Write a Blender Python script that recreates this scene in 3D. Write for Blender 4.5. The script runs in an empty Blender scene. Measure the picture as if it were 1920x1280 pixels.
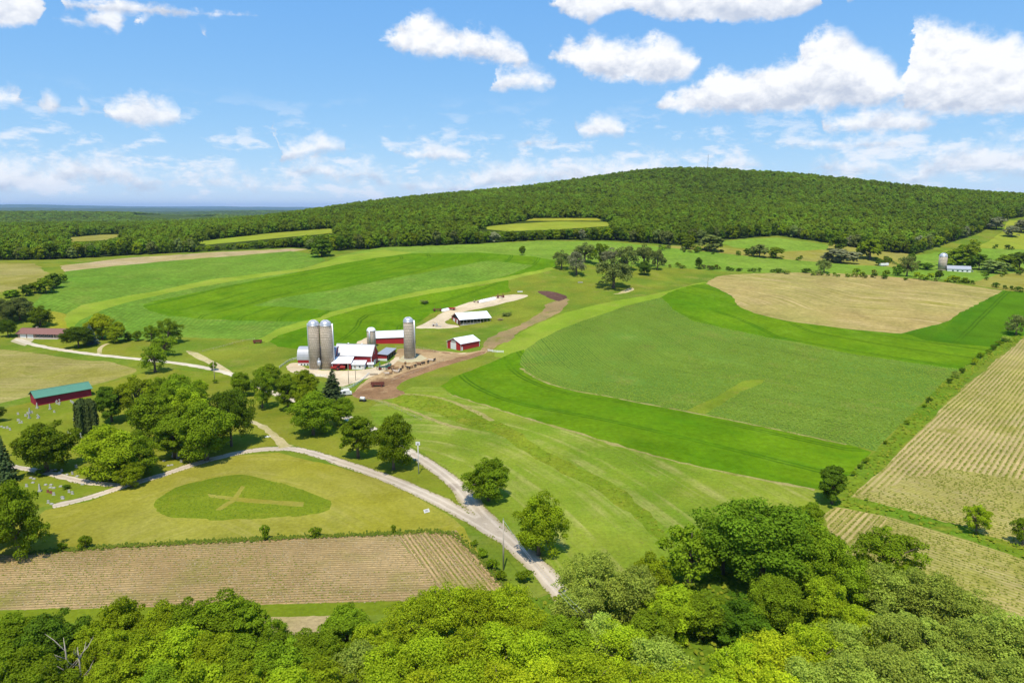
import bpy, bmesh, math, random
import numpy as np
from mathutils import Vector, geometry
R = math.radians
random.seed(7)
RNG = np.random.default_rng(11)
S = bpy.context.scene
C = S.collection

# ------------------------------------------------------------------ camera, sky, sun, exposure
CAM_H = 80.0                                   # the drone hovers 80 m above the farmyard
FOC = 1280.0                                   # focal length in photograph pixels (24 mm equivalent)
PITCH = math.atan((640 - 392) / FOC)
cam_data = bpy.data.cameras.new('camera')
cam_data.lens = 24.0
cam_data.sensor_width = 36.0
cam_data.clip_start = 1.0
cam_data.clip_end = 120000.0
cam = bpy.data.objects.new('camera', cam_data)
cam.location = (0, 0, CAM_H)
cam.rotation_euler = (math.pi / 2 - PITCH, 0, 0)
C.objects.link(cam)
S.camera = cam

SUN_EL = R(66)
SUN_AZ = R(188)                                # compass-like: measured from +Y clockwise, so behind the drone
to_sun = Vector((math.sin(SUN_AZ) * math.cos(SUN_EL), math.cos(SUN_AZ) * math.cos(SUN_EL), math.sin(SUN_EL)))
sl = bpy.data.lights.new('sun', 'SUN')
sl.energy = 5.0
sl.angle = R(0.53)
sl.color = (1.0, 0.92, 0.77)
sun = bpy.data.objects.new('sun', sl)
sun.rotation_euler = (-to_sun).to_track_quat('-Z', 'Y').to_euler()
C.objects.link(sun)

S.view_settings.view_transform = 'Standard'
S.view_settings.look = 'None'
S.view_settings.exposure = 0.1
S.view_settings.gamma = 1.0
S.view_settings.use_curve_mapping = False
S.cycles.use_denoising = True
S.cycles.max_bounces = 4
S.cycles.diffuse_bounces = 2
S.cycles.transmission_bounces = 3
S.cycles.volume_bounces = 0
S.cycles.transparent_max_bounces = 6


class NT:
    """small helper round a node tree"""
    def __init__(s, tree):
        s.t = tree
        tree.nodes.clear()

    def n(s, typ, **kw):
        nd = s.t.nodes.new(typ)
        for k, v in kw.items():
            setattr(nd, k, v)
        return nd

    def l(s, a, b):
        s.t.links.new(a, b)

    def put(s, sock, v):
        if hasattr(v, 'is_output'):
            s.t.links.new(v, sock)
        elif v is not None:
            try:
                sock.default_value = v
            except (TypeError, ValueError):
                sock.default_value = (*v, 1.0)

    def m(s, op, a, b=None, c=None, clamp=False):
        nd = s.n('ShaderNodeMath', operation=op, use_clamp=clamp)
        s.put(nd.inputs[0], a)
        if b is not None: s.put(nd.inputs[1], b)
        if c is not None: s.put(nd.inputs[2], c)
        return nd.outputs[0]

    def vm(s, op, a, b=None, out=0):
        nd = s.n('ShaderNodeVectorMath', operation=op)
        s.put(nd.inputs[0], a)
        if b is not None:
            if op == 'SCALE': s.put(nd.inputs['Scale'], b)
            else: s.put(nd.inputs[1], b)
        return nd.outputs[out]

    def mix(s, f, a, b, blend='MIX'):
        nd = s.n('ShaderNodeMix', data_type='RGBA', blend_type=blend)
        s.put(nd.inputs[0], f); s.put(nd.inputs[6], a); s.put(nd.inputs[7], b)
        return nd.outputs[2]

    def noise(s, vec, scale, detail=3, rough=0.55, dist=0.0):
        nd = s.n('ShaderNodeTexNoise')
        s.put(nd.inputs['Vector'], vec)
        nd.inputs['Scale'].default_value = scale
        nd.inputs['Detail'].default_value = detail
        nd.inputs['Roughness'].default_value = rough
        nd.inputs['Distortion'].default_value = dist
        return nd.outputs[0]

    def ss(s, x, a, b, lo=0.0, hi=1.0):
        nd = s.n('ShaderNodeMapRange', interpolation_type='SMOOTHSTEP')
        s.put(nd.inputs[0], x)
        for i, v in ((1, a), (2, b), (3, lo), (4, hi)): s.put(nd.inputs[i], v)
        return nd.outputs[0]


def px_dir(px, py):
    u = (px - 960) / FOC; v = (640 - py) / FOC
    cp, sp = math.cos(PITCH), math.sin(PITCH)
    return np.array([u, cp + v * sp, -sp + v * cp])


def azel(px, py):
    d = px_dir(px, py); d = d / np.linalg.norm(d)
    return math.atan2(d[0], d[1]), math.asin(d[2])


# --- world: clear summer sky with fair-weather cumulus drifting in bands at several heights above the horizon
W = bpy.data.worlds.new('World')
S.world = W
W.use_nodes = True
W.cycles.sampling_method = 'MANUAL'
W.cycles.sample_map_resolution = 512
w = NT(W.node_tree)
sky = w.n('ShaderNodeTexSky', sky_type='NISHITA', sun_disc=False, sun_elevation=SUN_EL, sun_rotation=SUN_AZ,
          altitude=1000.0, air_density=0.6, dust_density=0.0, ozone_density=3.0)
gen = w.n('ShaderNodeTexCoord').outputs['Generated']
dirn = w.vm('NORMALIZE', gen)
sp_ = w.n('ShaderNodeSeparateXYZ'); w.l(dirn, sp_.inputs[0])
az = w.m('ARCTAN2', sp_.outputs[0], sp_.outputs[1])
el = w.m('ARCSINE', sp_.outputs[2])
stretch = w.vm('MULTIPLY', dirn, (1.0, 1.0, 1.35))
n_big = w.noise(stretch, 11.0, 5.0, 0.62, 0.25)
n_fine = w.noise(stretch, 46.0, 5.0, 0.65, 0.2)
n_lit = w.noise(w.vm('ADD', stretch, (0.0, 0.004, 0.013)), 24.0, 4.0, 0.6, 0.2)
n_unl = w.noise(w.vm('ADD', stretch, (0.0, 0.0, -0.004)), 24.0, 4.0, 0.6, 0.2)
# the bands repeat, mirrored, round the whole horizon
UMAX = 0.70
uu = w.m('PINGPONG', w.m('DIVIDE', w.m('ADD', az, UMAX), 2 * UMAX), 1.0)
wob = w.m('MULTIPLY', w.m('SUBTRACT', n_fine, 0.5), 0.02)
uu = w.m('ADD', uu, wob, clamp=True)
VLO, VHI = -0.02, 0.36
vv = w.m('DIVIDE', w.m('SUBTRACT', el, VLO), VHI - VLO)


def band(knots, soft, rag, bias=0.012):
    """knots: (photo x, cloud top y, cloud base y) or (photo x, None) for clear sky"""
    ramp = w.n('ShaderNodeValToRGB')
    ramp.color_ramp.interpolation = 'LINEAR'
    els = ramp.color_ramp.elements
    pts = []
    for k in knots:
        if k[1] is None:
            a, e = azel(k[0], 300)
            pts.append([a, None, None])
        else:
            a, e1 = azel(k[0], k[1]); _, e0 = azel(k[0], k[2])
            pts.append([a, (e1 - VLO) / (VHI - VLO), (e0 - VLO) / (VHI - VLO)])
    for i, p in enumerate(pts):
        if p[1] is None:
            near = [q for q in (pts[i - 1] if i else None, pts[i + 1] if i + 1 < len(pts) else None) if q and q[1] is not None]
            base = near[0][2] + 0.01 if near else 0.5
            p[1], p[2] = base - 0.06, base + 0.06
    for i, p in enumerate(pts):
        pos = min(1.0, max(0.0, (p[0] + UMAX) / (2 * UMAX)))
        e = els[i] if i < 2 else els.new(pos)
        e.position = pos
        e.color = (p[1], p[2], 0, 1)
    # (first two elements were set before the others were added, so positions stay sorted)
    w.l(uu, ramp.inputs[0])
    s3 = w.n('ShaderNodeSeparateColor'); w.l(ramp.outputs[0], s3.inputs[0])
    top, bot = s3.outputs[0], s3.outputs[1]
    up = w.m('SUBTRACT', top, vv)
    dn = w.m('MULTIPLY', w.m('SUBTRACT', vv, bot), 1.6)
    d = w.m('MINIMUM', up, dn)
    nz = w.m('ADD', w.m('MULTIPLY', w.m('SUBTRACT', n_big, 0.5), rag), w.m('MULTIPLY', w.m('SUBTRACT', n_fine, 0.5), rag * 0.8))
    d2 = w.m('ADD', w.m('ADD', d, nz), bias)
    a = w.ss(d2, 0.0, soft)
    h = w.m('DIVIDE', w.m('SUBTRACT', vv, bot), w.m('MAXIMUM', w.m('SUBTRACT', top, bot), 0.03), clamp=True)
    return a, h


bands = [
    # highest row, cut by the top of the picture
    (band([(-30, -30, 45), (60, -40, 48), (120, -10, 20), (140, None), (1000, None), (1050, -10, 20), (1110, -40, 46), (1180, -30, 22), (1300, -60, 40),
           (1400, -60, 42), (1500, -20, 32), (1530, None), (1545, -15, 10), (1590, -10, 8), (1610, None)], 0.035, 0.10), 0.97),
    # the big cumulus of the right half
    (band([(690, None), (715, 68, 80), (770, 22, 108), (800, 20, 112), (850, 62, 108), (930, 58, 120), (985, 92, 126), (1008, None), (1035, 92, 116), (1060, 80, 125),
           (1115, 55, 150), (1180, 78, 154), (1240, 62, 162), (1290, 92, 152), (1318, 105, 118), (1325, None)], 0.06, 0.13), 1.0),
    (band([(1200, None), (1245, 186, 206), (1310, 158, 210), (1345, 130, 210), (1400, 130, 210), (1450, 114, 212), (1492, 110, 212),
           (1512, 74, 212), (1555, 50, 210), (1595, 68, 206), (1635, 104, 202), (1675, 122, 192), (1690, 150, 185), (1699, 128, 196), (1711, 46, 208), (1750, 38, 212), (1800, 50, 216), (1870, 62, 216), (1960, 66, 212)], 0.06, 0.13, 0.02), 1.0),
    # scattered small ones
    (band([(-30, 170, 196), (40, 168, 196), (62, None), (80, 186, 212), (110, 184, 212), (130, None), (155, 193, 212), (190, 200, 212), (200, None), (215, 205, 225),
           (270, 186, 236), (310, 192, 234), (340, 212, 222), (352, None), (910, None), (930, 138, 164), (985, 126, 167), (1040, 142, 165), (1060, None), (1080, 240, 252),
           (1120, 218, 255), (1170, 235, 250), (1180, None), (1525, None), (1545, 226, 244), (1620, 205, 246), (1690, 196, 244), (1750, 222, 242), (1770, None)], 0.06, 0.12, 0.025), 0.95),
    (band([(-20, None), (150, 40, 45), (180, 12, 44), (215, 10, 64), (262, 30, 48), (285, None), (360, None), (385, 58, 76), (410, None), (500, None), (525, 284, 302), (600, 248, 288), (650, 272, 284),
           (668, None), (770, 280, 296), (840, 270, 302), (882, 288, 298), (890, None), (1000, 255, 272), (1045, 262, 272), (1060, None), (1590, 262, 278), (1680, 252, 278), (1740, 266, 276), (1755, None)], 0.06, 0.12, 0.025), 0.9),
    # pale heaps low over the horizon
    (band([(-30, 300, 350), (20, 305, 352), (60, 318, 356), (140, 294, 340), (230, 308, 336), (260, 322, 352), (420, 318, 352), (470, 335, 356), (520, 345, 356), (545, 312, 330), (600, 300, 330), (640, 318, 336), (700, 310, 336),
           (725, 335, 350), (870, 345, 362), (900, 320, 350), (1000, 302, 340), (1060, 300, 340), (1110, 318, 345), (1220, 300, 330), (1340, 305, 325), (1385, 276, 315), (1425, 305, 316), (1450, None),
           (1590, 300, 330), (1650, 288, 318), (1710, 330, 345), (1760, 282, 322), (1850, 270, 324), (1950, 270, 320)], 0.10, 0.20, 0.045), 0.9),
]
# the photograph's soft tone curve on the clear sky: each channel of the sky texture keeps its gradient, flattened a little
s3 = w.n('ShaderNodeSeparateColor'); w.l(w.vm('SCALE', sky.outputs[0], 0.10), s3.inputs[0])
c3 = w.n('ShaderNodeCombineColor')
for i, (k, g) in enumerate(((1.0, 0.74), (0.92, 0.43), (0.97, 0.13))):
    w.l(w.m('MULTIPLY', w.m('POWER', w.m('MAXIMUM', s3.outputs[i], 0.0), g), k), c3.inputs[i])
sky_lin = c3.outputs[0]
col = sky_lin
billow_shade = w.m('MULTIPLY', w.m('SUBTRACT', n_unl, n_lit), 2.6)
for (a, h), op in reversed(bands):
    lit = w.m('ADD', w.m('ADD', w.m('MULTIPLY', w.ss(h, 0.0, 0.70), 0.72), 0.28), billow_shade, clamp=True)
    cc = w.mix(lit, (0.56, 0.62, 0.74), (0.97, 0.98, 1.0))  # sunlit tops and grey undersides are painted into the cloud colour
    col = w.mix(w.m('MULTIPLY', a, op), col, cc)
# a scatter of small hazy puffs low round the horizon
lowv = w.vm('MULTIPLY', dirn, (1.0, 1.0, 2.6))
n_low = w.noise(lowv, 19.0, 5.0, 0.6, 0.1)
a_low = w.m('MULTIPLY', w.ss(n_low, 0.50, 0.66), w.m('MULTIPLY', w.ss(el, 0.16, 0.06), w.ss(el, -0.01, 0.02)))
col = w.mix(w.m('MULTIPLY', a_low, 0.8), col, (0.90, 0.93, 0.98))
# loose cumulus overhead, above the rows
ov = w.vm('DIVIDE', dirn, w.m('MAXIMUM', sp_.outputs[2], 0.05))
n_ov = w.noise(ov, 1.1, 4.0, 0.6)
a_ov = w.m('MULTIPLY', w.ss(n_ov, 0.56, 0.68), w.ss(el, 0.40, 0.55))
col = w.mix(w.m('MULTIPLY', a_ov, 0.85), col, (0.85, 0.88, 0.92))
bg = w.n('ShaderNodeBackground'); w.l(col, bg.inputs[0]); bg.inputs[1].default_value = 1.0
wo = w.n('ShaderNodeOutputWorld'); w.l(bg.outputs[0], wo.inputs[0])

# ------------------------------------------------------------------ terrain heights
CTRL = [(-31, 465, 2.3), (-86, 400, 2.5), (83, 560, 18.4), (40, 650, 32.8), (0, 770, 40.2), (-118, 760, 37.2), (-207, 740, 33.2), (-353, 720, 27.8), (-462, 690, 28.3), (-351, 480,
 17.8), (-609, 620, 28.8), (-216, 600, 21.1), (-282, 545, 15.8), (-196, 520, 8.4), (-111, 545, 17.9), (-28, 590, 26.7), (-119, 470, 7.8), (-245, 455, 6.5), (-295, 450, 7.3), (178,
 600, 21.1), (310, 620, 22.5), (385, 540, 16.4), (254, 420, 2.7), (190, 445, 6.3), (114, 520, 14.2), (16, 400, 3.5), (37, 330, 0), (118, 335, -1), (599, 820, 25), (304, 800, 35.6),
 (760, 1050, 57.8), (58, 950, 61.3), (189, 760, 36.6), (387, 720, 23.3), (220, 950, 56.3), (290, 1220, 81.8), (359, 1520, 127.8), (423, 1800, 171.5), (445, 900, 47.2), (613, 1250,
 81.9), (852, 1750, 138.9), (742, 1150, 73.1), (1090, 1700, 106.6), (1285, 1700, 100.2), (1612, 1700, 90.1), (37, 1200, 81.8), (54, 1780, 126.9), (192, 1800, 146.3), (601, 1800,
 163.6), (734, 1790, 153.8), (301, 1800, 162.2), (-218, 1780, 101.7), (-141, 1150, 73.1), (-350, 1760, 88.2), (-190, 950, 56.3), (-522, 1700, 61.9), (-308, 1000, 51.2), (-652,
 1600, 42.8), (-360, 880, 44.6), (-879, 1500, 36.8), (-559, 950, 34.5), (-1111, 1500, 36.8), (-669, 900, 33.5), (-1265, 1300, 32.7), (-100, 340, 0), (-75, 360, 0), (-40, 390, 0.6),
 (-190, 285, 0), (-200, 330, 0.5), (-300, 425, 4), (-250, 380, 2), (-330, 300, 0), (0, 150, 0), (0, 60, 0), (-120, 150, 0), (120, 150, 0), (-120, 60, 0), (120, 60, 0), (200, 250,
 0), (300, 350, 0), (0, 250, 0), (-100, 250, 0), (100, 250, 0), (-300, 150, 0), (300, 150, 0), (500, 350, 2), (-500, 350, 6), (600, 150, 0), (-600, 150, 0), (0, -300, 0), (-500,
 -300, 0), (500, -300, 0), (700, 500, 14), (423, 2300, 120), (0, 2300, 100), (-500, 2300, 50), (1000, 2300, 90), (1600, 2300, 60), (500, 2900, 30), (-500, 2900, 15), (1500, 2900,
 20)]
_c = np.array(CTRL, float)
_P = _c[:, :2] / 500.0


def _phi(r2):
    return 0.5 * r2 * np.log(r2 + 1e-12)


def _solve():
    n = len(_P)
    d2 = ((_P[:, None] - _P[None]) ** 2).sum(-1)
    A = np.zeros((n + 3, n + 3))
    A[:n, :n] = _phi(d2) + np.eye(n) * 2e-4
    A[:n, n] = 1; A[:n, n + 1:] = _P
    A[n, :n] = 1; A[n + 1:, :n] = _P.T
    return np.linalg.solve(A, np.concatenate([_c[:, 2], [0, 0, 0]]))


_W = _solve()


def sstep(a, b, x):
    t = np.clip((x - a) / (b - a), 0, 1)
    return t * t * (3 - 2 * t)


def height(x, y):
    x = np.atleast_1d(np.asarray(x, float)); y = np.atleast_1d(np.asarray(y, float))
    out = np.empty(x.shape)
    n = len(_P)
    for i in range(0, x.size, 20000):
        q = np.stack([x.flat[i:i + 20000], y.flat[i:i + 20000]], 1) / 500.0
        d2 = ((q[:, None] - _P[None]) ** 2).sum(-1)
        out.flat[i:i + 20000] = _phi(d2) @ _W[:n] + _W[n] + q @ _W[n + 1:]
    r = np.hypot(x - 150, y - 700)
    k = sstep(1550, 2700, r)
    rr = np.hypot(x, y)
    plain = 20 + 20 * np.sin(x / 910 + 1.3) * np.sin(y / 830 + .4) + 12 * np.sin(x / 530 - y / 600) + 10 * np.sin(y / 410 + x / 1900)
    plain = plain - 18 * sstep(2500, 9000, rr)
    far = sstep(7000, 9500, rr) * (26 + 16 * np.sin(x / 1700 + 2) + 8 * np.sin(x / 620)) + \
        sstep(15000, 19000, rr) * (34 + 12 * np.sin(x / 2600 + 1.1) + 7 * np.sin(x / 900 + y / 1500)) + \
        sstep(30000, 38000, rr) * (135 + 60 * np.sin(x / 5200 + 0.4) + 30 * np.sin(x / 1900 + y / 2500))
    flat_near = 0.25 * np.sin(x / 23.0) * np.sin(y / 31.0) * sstep(30, 200, rr)
    return out * (1 - k) + (plain + far) * k + flat_near * (1 - k)


def ground_hits(pix):
    """where the lines of sight through photograph points meet the terrain"""
    pix = np.asarray(pix, float)
    D = np.array([px_dir(*p) for p in pix])
    ts = np.geomspace(40, 50000, 140)
    X = D[:, 0:1] * ts; Y = D[:, 1:2] * ts
    gap = D[:, 2:3] * ts + CAM_H - height_fast(X, Y)
    below = gap < 0
    j = np.maximum(np.where(below.any(1), below.argmax(1), len(ts) - 1), 1)
    r = np.arange(len(D))
    lo, hi = ts[j - 1], ts[j]
    f = lambda t: D[:, 2] * t + CAM_H - height(D[:, 0] * t, D[:, 1] * t)
    glo, ghi = f(lo), f(hi)
    for _ in range(5):
        mid = lo + (hi - lo) * np.clip(glo / np.where(np.abs(glo - ghi) < 1e-9, 1, glo - ghi), 0.02, 0.98)
        gm = f(mid)
        neg = gm < 0
        hi = np.where(neg, mid, hi); ghi = np.where(neg, gm, ghi)
        lo = np.where(neg, lo, mid); glo = np.where(neg, glo, gm)
    t = lo + (hi - lo) * np.clip(glo / np.where(np.abs(glo - ghi) < 1e-9, 1, glo - ghi), 0, 1)
    return np.stack([D[:, 0] * t, D[:, 1] * t], 1)


_gx = np.arange(-3200, 3201, 25.0); _gy = np.arange(-400, 3201, 25.0)
_GX, _GY = np.meshgrid(_gx, _gy, indexing='ij')
_GZ = height(_GX, _GY)


def height_fast(x, y):
    """bilinear look-up inside the mapped area, the full function outside it"""
    x = np.asarray(x, float); y = np.asarray(y, float)
    fx = np.clip((x + 3200) / 25.0, 0, len(_gx) - 1.001); fy = np.clip((y + 400) / 25.0, 0, len(_gy) - 1.001)
    i = fx.astype(int); k = fy.astype(int); a = fx - i; b = fy - k
    z = (_GZ[i, k] * (1 - a) + _GZ[i + 1, k] * a) * (1 - b) + (_GZ[i, k + 1] * (1 - a) + _GZ[i + 1, k + 1] * a) * b
    o = (np.abs(x) > 3199) | (y > 3199) | (y < -399)
    if o.any(): z[o] = height(x[o], y[o])
    return z


def at(px, py):
    x, y = ground_hits([(px, py)])[0]
    return Vector((x, y, float(height(x, y)[0])))


def zat(x, y):
    return float(height(x, y)[0])

# ------------------------------------------------------------------ object helpers
def tag(o, label=None, cat=None, group=None, kind=None):
    if label: o['label'] = label
    if cat: o['category'] = cat
    if group: o['group'] = group
    if kind: o['kind'] = kind
    return o


def link(name, data, mat=None, parent=None, loc=None, rz=None):
    o = bpy.data.objects.new(name, data)
    C.objects.link(o)
    if mat is not None and data is not None and not data.materials:
        data.materials.append(mat)
    if parent is not None: o.parent = parent
    if loc is not None: o.location = loc
    if rz is not None: o.rotation_euler = (0, 0, rz)
    return o


def thing(name, label, cat, loc, rz=0.0, group=None):
    return tag(link(name, None, loc=loc, rz=rz), label, cat, group)


def copy_of(o, parent=None):
    c = o.copy()
    C.objects.link(c)
    if parent is not None: c.parent = parent
    return c


def mesh_np(name, V, F, attrs=None, smooth=False):
    V = np.asarray(V, np.float32); F = np.asarray(F, np.int32)
    k = F.shape[1]
    me = bpy.data.meshes.new(name)
    me.vertices.add(len(V)); me.vertices.foreach_set('co', V.ravel())
    me.loops.add(F.size); me.loops.foreach_set('vertex_index', F.ravel())
    me.polygons.add(len(F))
    me.polygons.foreach_set('loop_start', np.arange(0, F.size, k, dtype=np.int32))
    me.polygons.foreach_set('loop_total', np.full(len(F), k, np.int32))
    if smooth: me.polygons.foreach_set('use_smooth', np.ones(len(F), bool))
    me.update(calc_edges=True)
    for nm, (dom, val) in (attrs or {}).items():
        a = me.attributes.new(nm, 'FLOAT', dom)
        a.data.foreach_set('value', np.asarray(val, np.float32))
    return me


class MB:
    """collects shapes into one mesh"""
    def __init__(s): s.v = []; s.f = []

    def poly(s, pts):
        i = len(s.v); s.v += [tuple(p) for p in pts]; s.f.append(tuple(range(i, i + len(pts)))); return s

    def add(s, vs, fs):
        i = len(s.v); s.v += [tuple(p) for p in vs]; s.f += [tuple(i + k for k in f) for f in fs]; return s

    def box(s, x0, x1, y0, y1, z0, z1):
        v = [(x, y, z) for z in (z0, z1) for x, y in ((x0, y0), (x1, y0), (x1, y1), (x0, y1))]
        return s.add(v, [(3, 2, 1, 0), (4, 5, 6, 7), (0, 1, 5, 4), (1, 2, 6, 5), (2, 3, 7, 6), (3, 0, 4, 7)])

    def prism(s, prof, x0, x1):
        """profile of (y, z) pushed along x"""
        n = len(prof)
        v = [(x0, y, z) for y, z in prof] + [(x1, y, z) for y, z in prof]
        f = [tuple(reversed(range(n))), tuple(range(n, 2 * n))] + [(i, (i + 1) % n, n + (i + 1) % n, n + i) for i in range(n)]
        return s.add(v, f)

    def tube(s, pts, rad, n=8, cap=True):
        pts = [Vector(p) for p in pts]
        rad = rad if hasattr(rad, '__len__') else [rad] * len(pts)
        vs = []; fs = []
        for i, p in enumerate(pts):
            t = (pts[min(i + 1, len(pts) - 1)] - pts[max(i - 1, 0)]).normalized()
            a = t.cross(Vector((0, 0, 1)) if abs(t.z) < 0.9 else Vector((1, 0, 0))).normalized()
            b = t.cross(a)
            for k in range(n):
                q = 2 * math.pi * k / n
                vs.append(p + (a * math.cos(q) + b * math.sin(q)) * rad[i])
        for i in range(len(pts) - 1):
            for k in range(n):
                fs.append((i * n + k, i * n + (k + 1) % n, (i + 1) * n + (k + 1) % n, (i + 1) * n + k))
        if cap:
            fs.append(tuple(range(n - 1, -1, -1))); fs.append(tuple((len(pts) - 1) * n + k for k in range(n)))
        return s.add(vs, fs)

    def lathe(s, prof, n=24, c=(0, 0)):
        vs = []; fs = []
        for r, z in prof:
            for k in range(n):
                q = 2 * math.pi * k / n
                vs.append((c[0] + r * math.cos(q), c[1] + r * math.sin(q), z))
        for i in range(len(prof) - 1):
            for k in range(n):
                fs.append((i * n + k, i * n + (k + 1) % n, (i + 1) * n + (k + 1) % n, (i + 1) * n + k))
        fs.append(tuple(range(n - 1, -1, -1))); fs.append(tuple((len(prof) - 1) * n + k for k in range(n)))
        return s.add(vs, fs)

    def mesh(s, name, smooth=False):
        me = bpy.data.meshes.new(name)
        me.from_pydata(s.v, [], s.f)
        me.update()
        if smooth:
            for p in me.polygons: p.use_smooth = True
        return me

    def obj(s, name, mat, parent=None, smooth=False, **kw):
        return link(name, s.mesh(name, smooth), mat, parent, **kw)


# ------------------------------------------------------------------ materials
def new_mat(name):
    m = bpy.data.materials.new(name)
    m.use_nodes = True
    return m, NT(m.node_tree)


def finish(nt, shader):
    o = nt.n('ShaderNodeOutputMaterial')
    nt.l(shader, o.inputs[0])


def ground_mat(name, c1, c2, c3=None, s1=0.012, s2=0.09, fine=0.9, grain=0.5, rows=None, streak=None, bump=0.3, mott=0.5, spot=None, tram=None, ruts=None):
    """a soil or sward colour: broad patches c1/c2, flecks c3, fine grain; rows = (spacing, colour, amount) follows the tilled rows"""
    m, t = new_mat(name)
    yl = lambda c: c if c is None or c[1] <= c[0] * 1.02 else (c[0] * 1.1, c[1] * 0.96, c[2] * 0.85)
    c1, c2, c3 = yl(c1), yl(c2), yl(c3)
    if rows: rows = (rows[0], yl(rows[1]), rows[2])
    if streak: streak = (streak[0], yl(streak[1]), streak[2])
    if spot: spot = (yl(spot[0]), spot[1], spot[2])
    pos = t.n('ShaderNodeNewGeometry').outputs['Position']
    n1 = t.noise(pos, s1, 4, 0.6)
    col = t.mix(t.ss(n1, 0.36, 0.64), c1, c2)
    n2 = t.noise(pos, s2, 4, 0.65)
    if c3 is not None:
        col = t.mix(t.m('MULTIPLY', t.ss(n2, 0.52, 0.70), mott), col, c3)
    n3 = t.noise(pos, fine, 3, 0.7)
    if rows or streak or tram or ruts:
        row = t.n('ShaderNodeAttribute', attribute_name='row').outputs['Fac']
    if streak:   # mown swaths or tramlines: long streaks of uneven brightness along the rows
        cx = t.n('ShaderNodeCombineXYZ'); t.l(row, cx.inputs[0])
        along = t.noise(pos, 0.012, 2, 0.5); t.l(t.m('MULTIPLY', along, 6.0), cx.inputs[1])
        sn = t.noise(cx.outputs[0], 1.0 / streak[0], 3, 0.65)
        col = t.mix(t.m('MULTIPLY', t.m('MULTIPLY', t.ss(sn, 0.44, 0.66), t.ss(n2, 0.34, 0.60)), streak[2]), col, streak[1])
    if rows:
        ph = t.m('ADD', t.m('MULTIPLY', row, 2 * math.pi / rows[0]), t.m('MULTIPLY', n2, 1.2))
        wv = t.m('ADD', t.m('MULTIPLY', t.m('SINE', ph), 0.5), 0.5)
        amt = t.m('MULTIPLY', t.ss(wv, 0.35, 0.8), t.m('MULTIPLY', t.ss(n3, 0.25, 0.6), rows[2]))
        col = t.mix(amt, col, rows[1])
    if spot is not None:
        n4 = t.noise(pos, spot[1], 3, 0.6)
        col = t.mix(t.m('MULTIPLY', t.ss(n4, 0.60, 0.70), spot[2]), col, spot[0])
    if tram:     # paired wheel tracks every so many metres
        fr = t.m('MULTIPLY', t.m('FRACT', t.m('DIVIDE', t.m('ADD', row, t.m('MULTIPLY', n2, 1.5)), tram[0])), tram[0])
        tk = t.m('MINIMUM', t.m('ABSOLUTE', t.m('SUBTRACT', fr, 5.0)), t.m('ABSOLUTE', t.m('SUBTRACT', fr, 7.2)))
        col = t.mix(t.m('MULTIPLY', t.m('SUBTRACT', 1.0, t.ss(tk, 0.25, 0.8)), t.m('MULTIPLY', t.ss(n1, 0.3, 0.6), tram[2])), col, yl(tram[1]))
    if ruts:     # pale wheel tracks, a darker crown between them and crumbling, dusty edges
        wt = t.m('ABSOLUTE', t.m('SUBTRACT', t.m('ADD', row, t.m('MULTIPLY', t.m('SUBTRACT', n2, 0.5), 0.5)), 1.0))
        col = t.mix(t.m('MULTIPLY', t.m('SUBTRACT', 1.0, t.ss(wt, 0.15, 0.6)), 0.6), col, ruts[0])
        col = t.mix(t.m('MULTIPLY', t.ss(t.m('ADD', row, t.m('MULTIPLY', n3, 1.2)), 2.3, 3.3), 0.6), col, ruts[1])
    n5 = t.noise(pos, 0.035, 5, 0.68, 0.6)      # uneven growth and soil
    br = t.m('MULTIPLY', t.m('ADD', t.m('MULTIPLY', t.m('SUBTRACT', n3, 0.5), grain * 2), 1.0), t.m('ADD', t.m('MULTIPLY', n5, 0.9), 0.55))
    col = t.vm('SCALE', col, br)
    b = t.n('ShaderNodeBump'); b.inputs['Strength'].default_value = bump; b.inputs['Distance'].default_value = 0.5
    t.l(n3, b.inputs['Height'])
    d = t.n('ShaderNodeBsdfDiffuse'); t.l(col, d.inputs[0]); t.l(b.outputs[0], d.inputs['Normal'])
    finish(t, d.outputs[0])
    return m


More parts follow.
